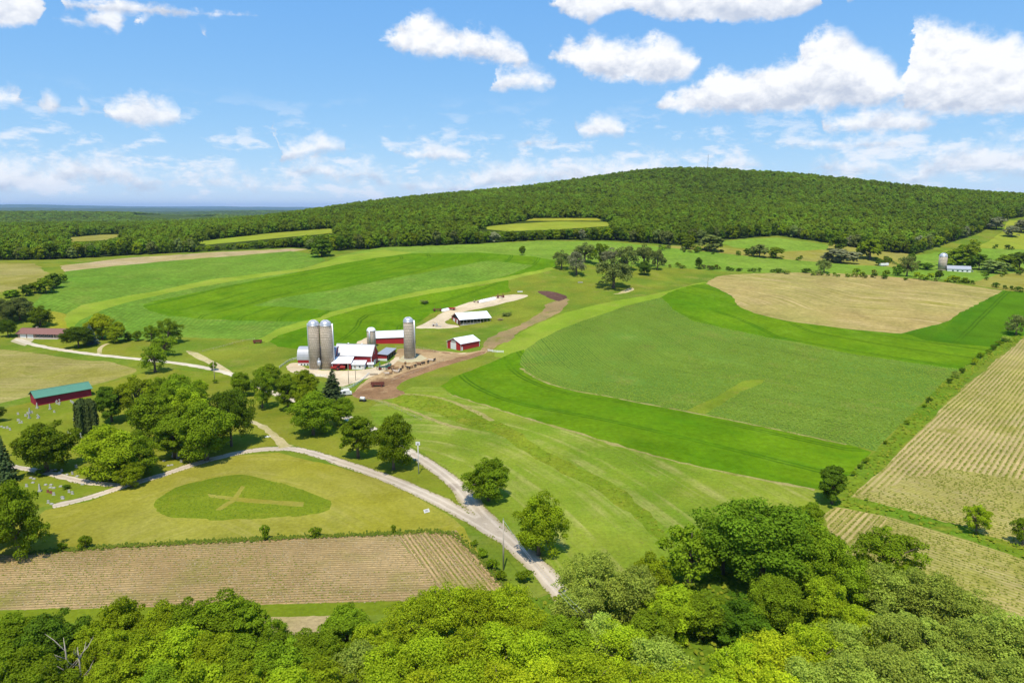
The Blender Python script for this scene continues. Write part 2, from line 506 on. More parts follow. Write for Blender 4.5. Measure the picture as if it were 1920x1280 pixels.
G = {
    'ground': ground_mat('pasture_grass', (0.10, 0.18, 0.018), (0.155, 0.20, 0.024), (0.23, 0.21, 0.05), 0.02, 0.06, mott=0.45, grain=0.45),
    'meadow': ground_mat('cut_meadow', (0.120, 0.215, 0.018), (0.170, 0.240, 0.026), (0.27, 0.25, 0.07), 0.018, 0.05, streak=(4.0, (0.30, 0.29, 0.08), 0.7), grain=0.45, mott=0.4),
    'lawn': ground_mat('dry_lawn', (0.205, 0.22, 0.024), (0.25, 0.235, 0.037), (0.16, 0.19, 0.018), 0.02, 0.08, streak=(2.6, (0.31, 0.275, 0.065), 0.55), grain=0.4),
    'green_lawn': ground_mat('green_lawn', (0.13, 0.19, 0.017), (0.175, 0.205, 0.024), (0.21, 0.20, 0.04), 0.03, 0.1, grain=0.35),
    'oval': ground_mat('watered_grass', (0.115, 0.180, 0.012), (0.135, 0.190, 0.014), (0.165, 0.20, 0.02), 0.04, 0.15, grain=0.4),
    'cross': ground_mat('mown_cross', (0.20, 0.205, 0.03), (0.23, 0.22, 0.04), None, 0.05, 0.15, grain=0.3),
    'alfalfa': ground_mat('alfalfa', (0.074, 0.180, 0.005), (0.100, 0.200, 0.007), (0.056, 0.140, 0.005), 0.012, 0.05, streak=(9.0, (0.050, 0.155, 0.006), 0.6), fine=0.4, grain=0.5, mott=0.5, spot=((0.11, 0.22, 0.015), 0.03, 0.6), tram=(27.0, (0.035, 0.10, 0.006), 0.8)),
    'alfalfa_dark': ground_mat('alfalfa_dark', (0.050, 0.140, 0.005), (0.062, 0.155, 0.006), (0.08, 0.17, 0.008), 0.01, 0.05, streak=(7.0, (0.036, 0.135, 0.006), 0.6), grain=0.42, tram=(31.0, (0.03, 0.09, 0.006), 0.7), mott=0.4),
    'corn': ground_mat('young_corn', (0.105, 0.210, 0.030), (0.135, 0.225, 0.032), (0.19, 0.215, 0.05), 0.012, 0.045, rows=(2.3, (0.055, 0.14, 0.02), 0.5), grain=0.6, mott=0.6, tram=(19.0, (0.05, 0.11, 0.02), 0.5)),
    'corn_left': ground_mat('young_corn_contour', (0.10, 0.21, 0.024), (0.125, 0.225, 0.028), (0.155, 0.22, 0.042), 0.01, 0.04, rows=(3.1, (0.06, 0.17, 0.02), 0.5), fine=0.32, grain=0.75, mott=0.5),
    'far_corn': ground_mat('far_corn', (0.12, 0.235, 0.026), (0.145, 0.25, 0.032), (0.175, 0.25, 0.05), 0.008, 0.03, fine=0.3, grain=0.6),
    'strip': ground_mat('grass_strip', (0.155, 0.265, 0.022), (0.19, 0.28, 0.032), (0.22, 0.27, 0.05), 0.02, 0.06, grain=0.35),
    'waterway': ground_mat('waterway_grass', (0.125, 0.205, 0.018), (0.155, 0.225, 0.022), (0.19, 0.22, 0.04), 0.03, 0.1, grain=0.5),
    'stubble': ground_mat('cut_hay_stubble', (0.31, 0.235, 0.08), (0.265, 0.235, 0.065), (0.20, 0.205, 0.045), 0.009, 0.025, streak=(3.4, (0.44, 0.33, 0.15), 0.9), fine=0.4, grain=0.45, mott=0.8),
    'tan_field': ground_mat('tan_field', (0.255, 0.23, 0.065), (0.20, 0.21, 0.045), (0.15, 0.18, 0.03), 0.02, 0.07, grain=0.55, mott=0.7, streak=(3.2, (0.38, 0.29, 0.13), 0.6)),
    'tilled': ground_mat('residue_covered_soil', (0.40, 0.28, 0.13), (0.32, 0.215, 0.09), (0.21, 0.20, 0.045), 0.022, 0.06, streak=(4.0, (0.21, 0.185, 0.05), 0.7), spot=((0.17, 0.185, 0.04), 0.05, 0.75), rows=(0.95, (0.13, 0.095, 0.035), 0.8), grain=0.6, mott=0.55),
    'tilled_right': ground_mat('residue_between_soybean_rows', (0.40, 0.30, 0.13), (0.33, 0.27, 0.09), (0.22, 0.215, 0.05), 0.016, 0.05, streak=(5.0, (0.40, 0.31, 0.15), 0.5), spot=((0.19, 0.205, 0.04), 0.04, 0.7), rows=(1.6, (0.15, 0.185, 0.022), 0.8), grain=0.5, mott=0.7),
    'headland': ground_mat('headland_rows', (0.31, 0.265, 0.08), (0.26, 0.24, 0.06), (0.38, 0.29, 0.12), 0.02, 0.09, streak=(4.0, (0.36, 0.30, 0.13), 0.6), spot=((0.19, 0.205, 0.04), 0.04, 0.7), rows=(1.3, (0.16, 0.185, 0.02), 0.7), grain=0.6, mott=0.6),
    'far_tilled': ground_mat('far_tilled', (0.38, 0.29, 0.16), (0.33, 0.26, 0.11), (0.20, 0.20, 0.05), 0.02, 0.06, grain=0.5, mott=0.6),
    'road': ground_mat('worn_seal_coat_gravel', (0.45, 0.375, 0.275), (0.41, 0.34, 0.25), (0.34, 0.27, 0.195), 0.08, 0.25, fine=2.2, grain=0.2, mott=0.5, spot=((0.22, 0.165, 0.12), 0.13, 0.65), ruts=((0.56, 0.48, 0.37), (0.27, 0.235, 0.10))),
    'drive': ground_mat('pale_driveway_gravel', (0.55, 0.48, 0.36), (0.50, 0.43, 0.31), (0.42, 0.35, 0.24), 0.06, 0.25, fine=2.0, grain=0.25, ruts=((0.60, 0.53, 0.41), (0.36, 0.32, 0.15))),
    'yard': ground_mat('bare_farmyard', (0.56, 0.46, 0.31), (0.49, 0.39, 0.25), (0.37, 0.27, 0.15), 0.05, 0.18, fine=1.5, grain=0.3, mott=0.5),
    'dirt': ground_mat('trampled_dirt', (0.38, 0.265, 0.135), (0.30, 0.195, 0.095), (0.18, 0.105, 0.05), 0.04, 0.12, fine=1.2, grain=0.55, mott=0.85, spot=((0.54, 0.43, 0.25), 0.10, 0.9)),
    'track': ground_mat('dirt_track', (0.28, 0.185, 0.09), (0.235, 0.185, 0.075), (0.15, 0.14, 0.045), 0.03, 0.12, fine=1.2, grain=0.5, mott=0.7, spot=((0.15, 0.19, 0.025), 0.07, 0.9)),
    'churned': ground_mat('churned_brown_mud', (0.27, 0.16, 0.08), (0.21, 0.12, 0.06), (0.36, 0.25, 0.13), 0.06, 0.16, fine=1.0, grain=0.6, mott=0.6),
    'faint': ground_mat('faint_path', (0.24, 0.225, 0.06), (0.29, 0.25, 0.09), (0.16, 0.20, 0.03), 0.05, 0.15, grain=0.5, mott=0.8),
    'maroon': ground_mat('wet_maroon_soil', (0.085, 0.045, 0.035), (0.11, 0.06, 0.045), (0.15, 0.09, 0.06), 0.05, 0.2, grain=0.4),
    'sand': ground_mat('bare_sandy_soil', (0.47, 0.39, 0.22), (0.36, 0.31, 0.13), (0.24, 0.23, 0.06), 0.05, 0.12, grain=0.4, mott=0.7),
    'weeds': ground_mat('rank_weeds', (0.085, 0.175, 0.013), (0.125, 0.20, 0.016), (0.20, 0.215, 0.03), 0.04, 0.14, fine=0.6, grain=0.7, mott=0.6, bump=0.6),
    'swale': ground_mat('swale_grass', (0.115, 0.195, 0.014), (0.15, 0.21, 0.018), (0.20, 0.22, 0.03), 0.04, 0.12, fine=0.6, grain=0.6, mott=0.6, bump=0.5),
    'yellow_weeds': ground_mat('yellow_weeds', (0.21, 0.24, 0.02), (0.265, 0.26, 0.03), (0.16, 0.20, 0.02), 0.04, 0.14, fine=0.6, grain=0.5, mott=0.5),
    'tan_pasture': ground_mat('tan_pasture', (0.245, 0.23, 0.05), (0.205, 0.215, 0.04), (0.31, 0.26, 0.09), 0.02, 0.06, grain=0.5, mott=0.5),
    'light_meadow': ground_mat('light_meadow', (0.185, 0.26, 0.028), (0.215, 0.265, 0.033), (0.16, 0.24, 0.02), 0.012, 0.05, grain=0.3),
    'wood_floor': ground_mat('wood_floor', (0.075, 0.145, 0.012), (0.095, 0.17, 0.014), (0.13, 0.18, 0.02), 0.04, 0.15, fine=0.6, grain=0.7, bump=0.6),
    'hill_floor': ground_mat('hill_floor', (0.030, 0.055, 0.010), (0.04, 0.065, 0.012), (0.05, 0.075, 0.016), 0.01, 0.06, grain=0.6),  # dark green puts the shade of the gaps between trees into the colour
    'plain': ground_mat('wooded_plain', (0.040, 0.075, 0.016), (0.052, 0.088, 0.018), (0.13, 0.17, 0.05), 0.004, 0.0035, fine=0.06, grain=0.7, mott=0.5),
}

# ------------------------------------------------------------------ the map: fields, lanes, lawns (points read off the photograph, laid on the terrain)
def chaikin(p, n=2, closed=True):
    p = [tuple(map(float, q)) for q in p]
    for _ in range(n):
        q = []
        m_ = len(p)
        for i in range(m_ if closed else m_ - 1):
            a, b = p[i], p[(i + 1) % m_]
            q.append((a[0] * .75 + b[0] * .25, a[1] * .75 + b[1] * .25)); q.append((a[0] * .25 + b[0] * .75, a[1] * .25 + b[1] * .75))
        if not closed: q = [p[0]] + q + [p[-1]]
        p = q
    return p


def dens(p, step=14, closed=True):
    q = []
    m_ = len(p)
    for i in range(m_ if closed else m_ - 1):
        a, b = p[i], p[(i + 1) % m_]
        k = max(1, int(math.hypot(b[0] - a[0], b[1] - a[1]) / step))
        q += [(a[0] + (b[0] - a[0]) * j / k, a[1] + (b[1] - a[1]) * j / k) for j in range(k)]
    if not closed: q.append(p[-1])
    return q


def wdens(p, step):
    return dens([tuple(q) for q in p], step)


CENTRES = []


def lane(pix, width, wiggle=0.2):
    c = chaikin(pix, 3, closed=False)
    g = ground_hits(dens(c, 8, closed=False))
    # even out, then push both edges off the centre line
    L = [0.0]
    for i in range(1, len(g)): L.append(L[-1] + float(np.hypot(*(g[i] - g[i - 1]))))
    s = np.arange(0, L[-1], 2.5)
    x = np.interp(s, L, g[:, 0]); y = np.interp(s, L, g[:, 1])
    tx = np.gradient(x); ty = np.gradient(y); n_ = np.hypot(tx, ty); tx /= n_; ty /= n_
    wd = np.interp(s / s[-1], np.linspace(0, 1, len(width)), width) / 2 if hasattr(width, '__len__') else np.full(len(s), width / 2)
    wl = wd + RNG.normal(0, wiggle, len(s)); wr = wd + RNG.normal(0, wiggle, len(s))
    CENTRES.append([(p_, q_) for p_, q_ in zip(x, y)])
    a = np.stack([x - ty * wl, y + tx * wl], 1); b = np.stack([x + ty * wr, y - tx * wr], 1)
    return [tuple(q) for q in a] + [tuple(q) for q in b[::-1]]


def inside(poly, x, y):
    poly = np.asarray(poly, float)
    x = np.asarray(x); y = np.asarray(y)
    res = np.zeros(x.shape, bool)
    x0, y0 = poly.min(0); x1, y1 = poly.max(0)
    idx = np.where((x >= x0) & (x <= x1) & (y >= y0) & (y <= y1))[0]
    xs = x[idx]; ys = y[idx]; r = np.zeros(len(idx), bool)
    for i in range(len(poly)):
        ax, ay = poly[i]; bx, by = poly[i - 1]
        if ay == by: continue
        c = (ay > ys) != (by > ys)
        r ^= c & (xs < (bx - ax) * (ys - ay) / (by - ay) + ax)
    res[idx] = r
    return res


def dist_line(line, x, y):
    """distance to a polyline and its gradient"""
    line = np.asarray(line, float)
    best = np.full(len(x), 1e9); gx = np.zeros(len(x)); gy = np.zeros(len(x))
    for (ax, ay), (bx, by) in zip(line[:-1], line[1:]):
        dx, dy = bx - ax, by - ay; L2 = dx * dx + dy * dy + 1e-9
        t = np.clip(((x - ax) * dx + (y - ay) * dy) / L2, 0, 1)
        ex = x - ax - t * dx; ey = y - ay - t * dy
        d = np.hypot(ex, ey)
        k = d < best
        best[k] = d[k]; gx[k] = ex[k] / (d[k] + 1e-9); gy[k] = ey[k] / (d[k] + 1e-9)
    return best, gx, gy


def straight(a, b):
    """row direction through two photo points: returns a far-extended guide line"""
    g = ground_hits([a, b]); d = (g[1] - g[0]) / np.hypot(*(g[1] - g[0]))
    n_ = np.array([-d[1], d[0]]) * 900
    return [tuple(g[0] - d * 3000 + n_), tuple(g[1] + d * 3000 + n_)]


def curve(pix):
    return [tuple(q) for q in ground_hits(dens(chaikin(pix, 2, False), 10, False))]


REG = []


def region(name, label, cat, mat, pix, smooth=False, rows=None, world=None, wig=0.15, kind='structure', group=None):
    if world is None:
        p = chaikin(pix, 2) if smooth else list(pix)
        g = ground_hits(dens(p, 10))
        if wig is not None:
            g = np.asarray(wdens(g, 3.5)); rd = np.hypot(g[:, 0], g[:, 1])
            g = g[(rd < 900) | (np.arange(len(g)) % 3 == 0)]; rd = np.hypot(g[:, 0], g[:, 1])
            am = np.maximum(wig, np.minimum(rd, 900) * 0.0011)[:, None]
            lo = RNG.normal(0, 1, g.shape); lo = (lo + np.roll(lo, 1, 0) + np.roll(lo, 2, 0) + np.roll(lo, 3, 0)) / 2
            g = g + am * (0.5 * RNG.normal(0, 1, g.shape) + 0.8 * lo)
        world = [tuple(q) for q in g]
    REG.append(dict(name=name, label=label, cat=cat, mat=mat, poly=world, rows=rows, kind=kind, group=group))
    return world


hedge_dir = straight((1595, 930), (1905, 640))
strip_dir = straight((1600, 945), (1900, 1035))
left_rows = curve([(90, 620), (150, 572), (200, 562), (300, 543), (400, 523), (480, 513), (567, 502), (640, 490)])
corn_rows = curve([(940, 640), (975, 690), (1009, 712), (1063, 731), (1135, 742), (1239, 760), (1391, 791), (1594, 834)])
stub_rows = curve([(1300, 560), (1375, 560), (1425, 590), (1500, 605), (1600, 618), (1720, 628)])

region('hill', 'dark floor of the wooded hill rising to the skyline', 'hill', 'hill_floor', None, world=
       [tuple(q) for q in ground_hits(dens([(-500, 478), (0, 488), (100, 487), (240, 479), (400, 471), (547, 464), (600, 470), (640, 470), (760, 465), (900, 457), (1010, 450), (1140, 451), (1280, 461), (1350, 451),
        (1457, 442), (1560, 457), (1640, 470), (1715, 477), (1760, 462), (1830, 440), (1885, 412), (1990, 396), (2300, 392)], 12, False))] + [(2600, 1400), (3000, 2700), (0, 2900), (-3000, 2700), (-2200, 1000)])
region('clearing', 'long light green clearing cut into the wood at the foot of the hill', 'clearing', 'light_meadow', [(890, 427), (960, 419.5), (1050, 415), (1140, 416), (1150, 423), (1050, 430), (950, 434)])
region('clearing', 'yellow scrubby strip behind the long clearing on the hill', 'clearing', 'yellow_weeds', [(985, 414), (1000, 409), (1120, 409), (1130, 414), (1050, 414)])
region('clearing', 'thin green clearing among trees above the left hedgerow', 'clearing', 'light_meadow', [(360, 454), (500, 438), (620, 428), (634, 436), (500, 448.5), (385, 459)])
region('clearing', 'pale tan clearing in the distant woods at far left', 'clearing', 'tan_pasture', [(122, 446), (190, 440), (240, 439), (200, 450), (130, 454)])
# far fields on the right
region('pasture', 'tan pasture band with scrub below the wooded hill on the right', 'pasture', 'tan_pasture', [(1225, 461), (1300, 460), (1350, 466), (1467, 470), (1560, 457), (1640, 470), (1725, 478), (1765, 503), (1647, 500), (1563, 495), (1413, 482), (1280, 468)])
region('field', 'small bright green field tucked against the wood on the right', 'field', 'far_corn', [(1350, 453), (1397, 448), (1457, 445), (1513, 453), (1557, 459), (1547, 468), (1467, 472), (1377, 464)])
region('meadow', 'light green sloping meadow at the far right edge', 'meadow', 'light_meadow', [(1760, 472), (1839, 462), (1876, 437), (1888, 414), (2050, 400), (2050, 472), (1920, 469)])
region('field', 'corn field below the light meadow at far right', 'field', 'far_corn', [(1703, 503), (1720, 478), (1765, 472), (1839, 465), (1920, 468), (2050, 472), (2050, 512), (1850, 514), (1763, 508)])
region('pasture', 'rough tan pasture at the right edge behind the stubble field', 'pasture', 'tan_pasture', [(1815, 532), (1875, 514), (2050, 500), (2050, 556), (1920, 548), (1870, 542)])
region('field', 'long pale green corn field along the foot of the hill', 'field', 'far_corn', [(713, 464), (873, 458.5), (1007, 452), (1140, 453), (1280, 467), (1413, 481), (1563, 494), (1647, 499), (1763, 507), (1872, 514),
        (1820, 531), (1713, 522), (1613, 514), (1497, 512), (1380, 510), (1280, 503), (1240, 500), (1130, 500), (1040, 489), (1000, 482), (900, 475), (773, 476), (690, 486), (640, 497), (600, 497), (640, 478)])
# left hill: contour strips
region('field', 'tan stubble field at the far left edge', 'field', 'tan_field', [(-300, 490), (67, 494), (90, 513), (77, 523), (43, 540), (0, 547), (-300, 560)], smooth=False)
region('field', 'thin brown tilled strip under the left hedgerow', 'field', 'far_tilled', [(115, 498), (233, 484), (400, 473), (547, 466), (578, 467), (545, 473), (450, 481), (330, 490), (200, 502), (120, 511)])
region('field', 'large corn field curving over the top of the left hill', 'field', 'corn_left', [(123, 509), (200, 500), (330, 488), (450, 479), (545, 471), (590, 476), (612, 488), (567, 504), (480, 516), (400, 526), (300, 546), (200, 566), (150, 577), (125, 588), (85, 580), (58, 572), (95, 540)], rows=left_rows)
region('meadow', 'yellow weedy corner between left corn strips and the brown-roofed house', 'meadow', 'yellow_weeds', [(88, 582), (128, 586), (135, 612), (170, 634), (110, 628), (82, 604)], smooth=True)
region('field', 'lower corn strip wrapping round the tip of the bright alfalfa', 'field', 'corn_left', [(133, 614), (150, 598), (200, 577), (270, 558), (350, 540), (450, 522), (550, 508), (620, 540), (600, 600), (530, 612), (483, 637), (420, 634), (333, 632), (250, 640), (172, 632), (140, 624)], rows=left_rows)
region('grass_strip', 'pale grass strip curving between the two left corn strips', 'grass', 'strip', [(122, 588), (150, 573), (200, 562.5), (300, 543.5), (400, 523.5), (480, 513.5), (567, 502.5), (600, 494), (640, 480), (720, 468), (773, 474), (690, 486), (600, 504), (500, 517), (400, 533), (310, 550), (240, 566), (190, 582), (150, 600), (136, 616), (126, 612)])
region('alfalfa_field', 'bright green alfalfa field with rounded left tip on the hill', 'field', 'alfalfa', [(268, 573), (285, 565), (330, 556), (400, 541), (470, 527), (560, 510), (640, 495), (700, 484), (773, 475), (900, 473.5), (1000, 481), (1040, 488), (1043, 500), (1000, 511), (953, 522), (800, 552), (660, 582), (600, 597), (553, 603), (450, 601), (367, 597), (317, 592), (282, 583)], rows=left_rows)
region('field', 'wedge of corn inside the bright alfalfa on the left hill', 'field', 'corn_left', [(475, 572), (520, 559), (600, 547), (640, 541), (760, 517), (913, 488.5), (1002, 497), (950, 517), (830, 542), (720, 564), (660, 579), (622, 583), (560, 577)], rows=left_rows)
region('grass_strip', 'long pale grass strip running up behind the barns', 'grass', 'strip', [(483, 638), (520, 618), (560, 604), (600, 594), (620, 585), (670, 573), (770, 549), (945, 520), (1040, 500), (1040, 505), (955, 525), (770, 558), (680, 576), (625, 593), (577, 613), (520, 629), (500, 642)])
region('alfalfa_field', 'bright alfalfa field directly behind the red barns', 'field', 'alfalfa', [(505, 640), (520, 629), (577, 612.5), (625, 592.5), (680, 575.5), (770, 557.5), (952, 525), (956, 545), (930, 553), (845, 577), (807, 588), (780, 606), (750, 620), (695, 628), (670, 642), (630, 654), (560, 654), (520, 650)], rows=left_rows)
region('grass_strip', 'pale grass strip along the left of the big corn field', 'grass', 'strip', [(925, 655), (960, 632), (1010, 606), (1060, 586), (1130, 568), (1240, 549), (1320, 528), (1340, 532), (1262, 548), (1240, 560), (1120, 592), (1060, 614), (1010, 640), (980, 662), (950, 672), (925, 668)])
# right half
region('alfalfa_field', 'dark green alfalfa field round the right of the tan stubble', 'field', 'alfalfa_dark', [(1240, 557), (1262, 546), (1290, 537), (1322, 531), (1600, 560), (1876, 544), (1990, 552), (2100, 575), (1912, 632), (1880, 652), (1797, 693), (1727, 683), (1610, 668), (1532, 651), (1414, 629), (1301, 604), (1262, 585)], rows=hedge_dir)
region('alfalfa_field', 'bright green front strip of alfalfa above the big corn field', 'field', 'alfalfa', [(1240, 557), (1262, 546), (1290, 537), (1322, 531), (1400, 570), (1600, 612), (1700, 626), (1740, 640), (1860, 650), (1840, 668), (1797, 693), (1727, 683), (1610, 668), (1532, 651), (1414, 629), (1301, 604), (1262, 585)], rows=corn_rows)
region('field', 'tan cut hay field with curved swaths on the right', 'field', 'stubble', chaikin([(1322, 532), (1345, 517), (1400, 513), (1500, 511), (1600, 513.5), (1700, 521), (1800, 533), (1880, 545)], 1, False) + chaikin([(1876, 547), (1720, 628), (1600, 618), (1500, 605), (1425, 590), (1388, 577), (1376, 564), (1372, 553), (1345, 541)], 1, False), rows=stub_rows)
region('alfalfa_field', 'bright alfalfa field along the lower side of the big corn field', 'field', 'alfalfa', [(826, 724), (850, 707), (883, 694), (930, 676), (958, 662), (980, 655), (990, 690), (1009, 711), (1063, 729), (1135, 741), (1180, 750), (1285, 770), (1391, 790), (1594, 833), (1637, 847), (1590, 889), (1536, 918), (1453, 903), (1336, 879), (1239, 857), (1142, 829), (1085, 811), (991, 784), (919, 762), (848, 740)], rows=corn_rows, wig=0.15)
CORN = region('field', 'big corn field filling the middle right of the view', 'field', 'corn', [(974, 684), (974, 672), (985, 656), (1010, 638), (1060, 613), (1120, 591), (1180, 571), (1240, 557), (1262, 580), (1301, 602), (1414, 627), (1532, 649), (1610, 666), (1727, 682), (1797, 692), (1770, 716), (1700, 783), (1640, 845), (1594, 834), (1391, 791), (1285, 771), (1180, 751), (1135, 742), (1063, 730), (1009, 712), (985, 698)], rows=corn_rows)
WATERWAY = region('grass_strip', 'short grassy waterway inside the big corn field', 'grass', 'waterway', [(1287, 771), (1336, 746), (1399, 713), (1434, 711), (1430, 718), (1391, 734), (1320, 777)], wig=0.4)
SOY = region('field', 'tan field with straight green rows right of the hedge line', 'field', 'tilled_right', [(1918, 634), (2050, 600), (2500, 700), (2500, 1180), (1920, 1024), (1800, 987), (1700, 957), (1598, 931), (1700, 832), (1800, 732)], rows=hedge_dir)
HEAD = region('field', 'headland with cross rows at the near end of the right field', 'field', 'headland', [(1598, 931), (1680, 909), (1700, 893), (1745, 893), (1770, 877), (1920, 899), (2500, 1000), (2500, 1180), (1920, 1024), (1800, 987), (1700, 957)], rows=strip_dir)
LOWR = region('field', 'near right field in thin rows below the grass strip', 'field', 'headland', [(1545, 965), (1568, 950), (1680, 972), (1800, 1008), (1920, 1048), (2500, 1220), (2500, 1700), (2000, 1400), (1800, 1230), (1640, 1110), (1560, 1010)], rows=strip_dir)
LOWR2 = region('field', 'pale corner of steep rows at the left end of the near right field', 'field', 'tilled_right', [(1545, 965), (1568, 950), (1662, 968), (1650, 1010), (1620, 1065), (1560, 1010)], rows=hedge_dir)
GSTR = region('grass_strip', 'dark weedy grass strip between the two right fields', 'grass', 'weeds', [(1560, 948), (1590, 930), (1700, 957), (1800, 987), (1920, 1024), (2500, 1190), (2500, 1220), (1920, 1046), (1800, 1006), (1680, 970)], wig=0.5)
HDG = region('grass_strip', 'weedy hedge line between the big corn field and the right field', 'grass', 'weeds', [(1590, 892), (1637, 849), (1700, 783), (1770, 716), (1840, 668), (1908, 628), (1920, 634), (1850, 678), (1800, 730), (1700, 830), (1600, 930), (1545, 940), (1536, 920)], wig=0.4)
# the meadow with its ditch
MEAD = region('meadow', 'mown hay meadow with curved swaths between the lane and the alfalfa', 'meadow', 'meadow', [(735, 740), (775, 725), (826, 726), (848, 741), (919, 763), (991, 785), (1085, 812), (1239, 858), (1336, 880), (1453, 904), (1536, 920), (1540, 960), (1400, 1000), (1300, 1080), (1200, 1180), (1080, 1120), (963, 1010), (880, 910), (776, 838), (700, 790), (690, 765)], rows=curve([(700, 830), (800, 830), (900, 860), (1000, 930), (1080, 1010), (1180, 1130)]))
DITCH = region('ditch', 'weedy green ditch winding down through the mown meadow', 'ditch', 'swale', [(735, 742), (800, 738), (850, 760), (905, 775), (960, 800), (1010, 840), (1060, 862), (1090, 880), (1150, 905), (1200, 945), (1240, 985), (1260, 1015), (1240, 1020), (1205, 985), (1160, 945), (1110, 912), (1060, 893), (1030, 872), (990, 850), (940, 815), (880, 800), (800, 770), (745, 762)], smooth=True, wig=0.6)
region('track', 'pale two-rut farm track beside the ditch', 'track', 'faint', None, world=lane([(745, 738), (800, 740), (850, 752), (900, 775), (925, 790)], 2.4, 0.3))
region('track', 'worn sandy path across the top of the meadow', 'track', 'faint', None, world=lane([(690, 745), (740, 758), (790, 778), (840, 798), (880, 805)], 2.0, 0.35))
region('track', 'thin bare strip between the big corn field and the lower alfalfa', 'track', 'faint', None, world=lane([(976, 690), (1009, 712), (1063, 730), (1135, 742), (1180, 751), (1285, 771), (1391, 791), (1594, 834)], 1.3, 0.3))
region('track', 'thin bare edge along the lower side of the bright alfalfa', 'track', 'faint', None, world=lane([(850, 741), (919, 763), (991, 785), (1085, 812), (1142, 830), (1239, 858), (1336, 880), (1453, 904), (1530, 918)], 1.4, 0.4))
# lawns and the near left
LAWN = region('lawn', 'dry yellow-green lawn round the grass oval', 'lawn', 'lawn', [(60, 975), (85, 955), (167, 939), (230, 916), (307, 893), (367, 871), (447, 853), (520, 848), (640, 876), (760, 917), (850, 972), (870, 990), (900, 1040), (860, 1010), (845, 994), (700, 1001), (400, 1014), (130, 1030), (40, 1042), (-100, 1050), (-100, 1000)], rows=curve([(40, 1000), (150, 950), (260, 920), (380, 880), (480, 868), (600, 885), (720, 930), (800, 975)]))
region('lawn', 'cemetery grass dotted with headstones around the shade trees', 'lawn', 'green_lawn', [(-200, 800), (0, 768), (180, 722), (240, 708), (300, 690), (420, 700), (560, 770), (545, 830), (447, 846), (367, 866), (300, 888), (230, 908), (167, 935), (80, 950), (-200, 1000)])
region('lawn', 'grass verge with shade trees between the two lanes', 'lawn', 'green_lawn', [(545, 832), (480, 790), (560, 772), (650, 790), (770, 856), (812, 884), (848, 917), (862, 945), (811, 930), (760, 903), (640, 860)])
region('lawn', 'lawn in front of the brown-roofed ranch house', 'lawn', 'green_lawn', [(40, 632), (180, 632), (240, 642), (275, 660), (290, 672), (200, 665), (110, 655)])
region('grass_oval', 'dark green teardrop of unmown grass on the dry lawn', 'lawn', 'oval', [(290, 948), (300, 930), (330, 912), (380, 897), (440, 891), (490, 894), (540, 910), (590, 927), (622, 941), (612, 957), (580, 966), (480, 971), (380, 974), (318, 970), (294, 959)], smooth=True, wig=0.4)
region('grass_cross', 'pale mown cross laid out in the dark grass oval', 'lawn', 'cross', [(390, 925), (436, 930.5), (452, 910), (460, 912), (447, 932), (567, 941.5), (566, 950), (440, 939.5), (413, 956), (401, 956), (430, 937), (391, 932)])
TILL = region('field', 'brown crop residue field in fine rows along the near left', 'field', 'tilled', [(-400, 1062), (0, 1040), (130, 1031), (400, 1015), (700, 1003), (742, 1001), (790, 1060), (832, 1112), (760, 1126), (400, 1136), (0, 1144), (-400, 1156)], rows=straight((0, 1092), (700, 1066)), wig=0.15)
TILL2 = region('field', 'corner of the brown field with diagonal rows beside the lane', 'field', 'tilled', [(742, 1001), (840, 995), (856, 992), (885, 1032), (950, 1104), (900, 1112), (832, 1112), (790, 1060)], rows=straight((850, 995), (940, 1098)), wig=0.15)
region('grass_strip', 'thin green grass strip along the near edge of the brown field', 'grass', 'oval', [(-400, 1156), (0, 1144), (400, 1136), (760, 1126), (832, 1112), (950, 1104), (960, 1112), (860, 1140), (740, 1150), (400, 1160), (0, 1168), (-400, 1180)])
region('field', 'sliver of pale stubble between grass strip and near trees', 'field', 'far_tilled', [(440, 1158), (640, 1152), (640, 1185), (440, 1195)])
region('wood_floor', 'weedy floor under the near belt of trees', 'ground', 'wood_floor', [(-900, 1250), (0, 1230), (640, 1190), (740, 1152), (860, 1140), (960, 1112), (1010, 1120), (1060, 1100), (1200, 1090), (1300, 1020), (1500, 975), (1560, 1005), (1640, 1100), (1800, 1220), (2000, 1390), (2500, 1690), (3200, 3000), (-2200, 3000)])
region('field', 'tan field with faint rows between the driveway and the green-roofed shed', 'field', 'tan_field', [(-300, 650), (0, 653), (78, 663), (156, 676), (203, 677), (234, 685), (266, 695), (219, 710), (172, 722), (90, 735), (0, 756), (-300, 830)], smooth=True, rows=curve([(-200, 700), (0, 700), (120, 705), (200, 700), (260, 694)]))
region('bare_patch', 'tan worn stripe across the pasture left of the barns', 'ground', 'sand', [(345, 655), (375, 662), (410, 680), (440, 700), (430, 702), (395, 684), (360, 668)], smooth=True, wig=0.3)
region('bare_patch', 'bare sandy scrape under the pasture oaks', 'ground', 'sand', [(1143, 551), (1165, 549), (1170, 543), (1188, 538), (1186, 545), (1165, 552)], smooth=True)
region('path', 'short curved gravel path in the lawn of the ranch house', 'path', 'sand', None, world=lane([(187, 662), (186, 655), (193, 647), (206, 643)], 2.4, 0.1))
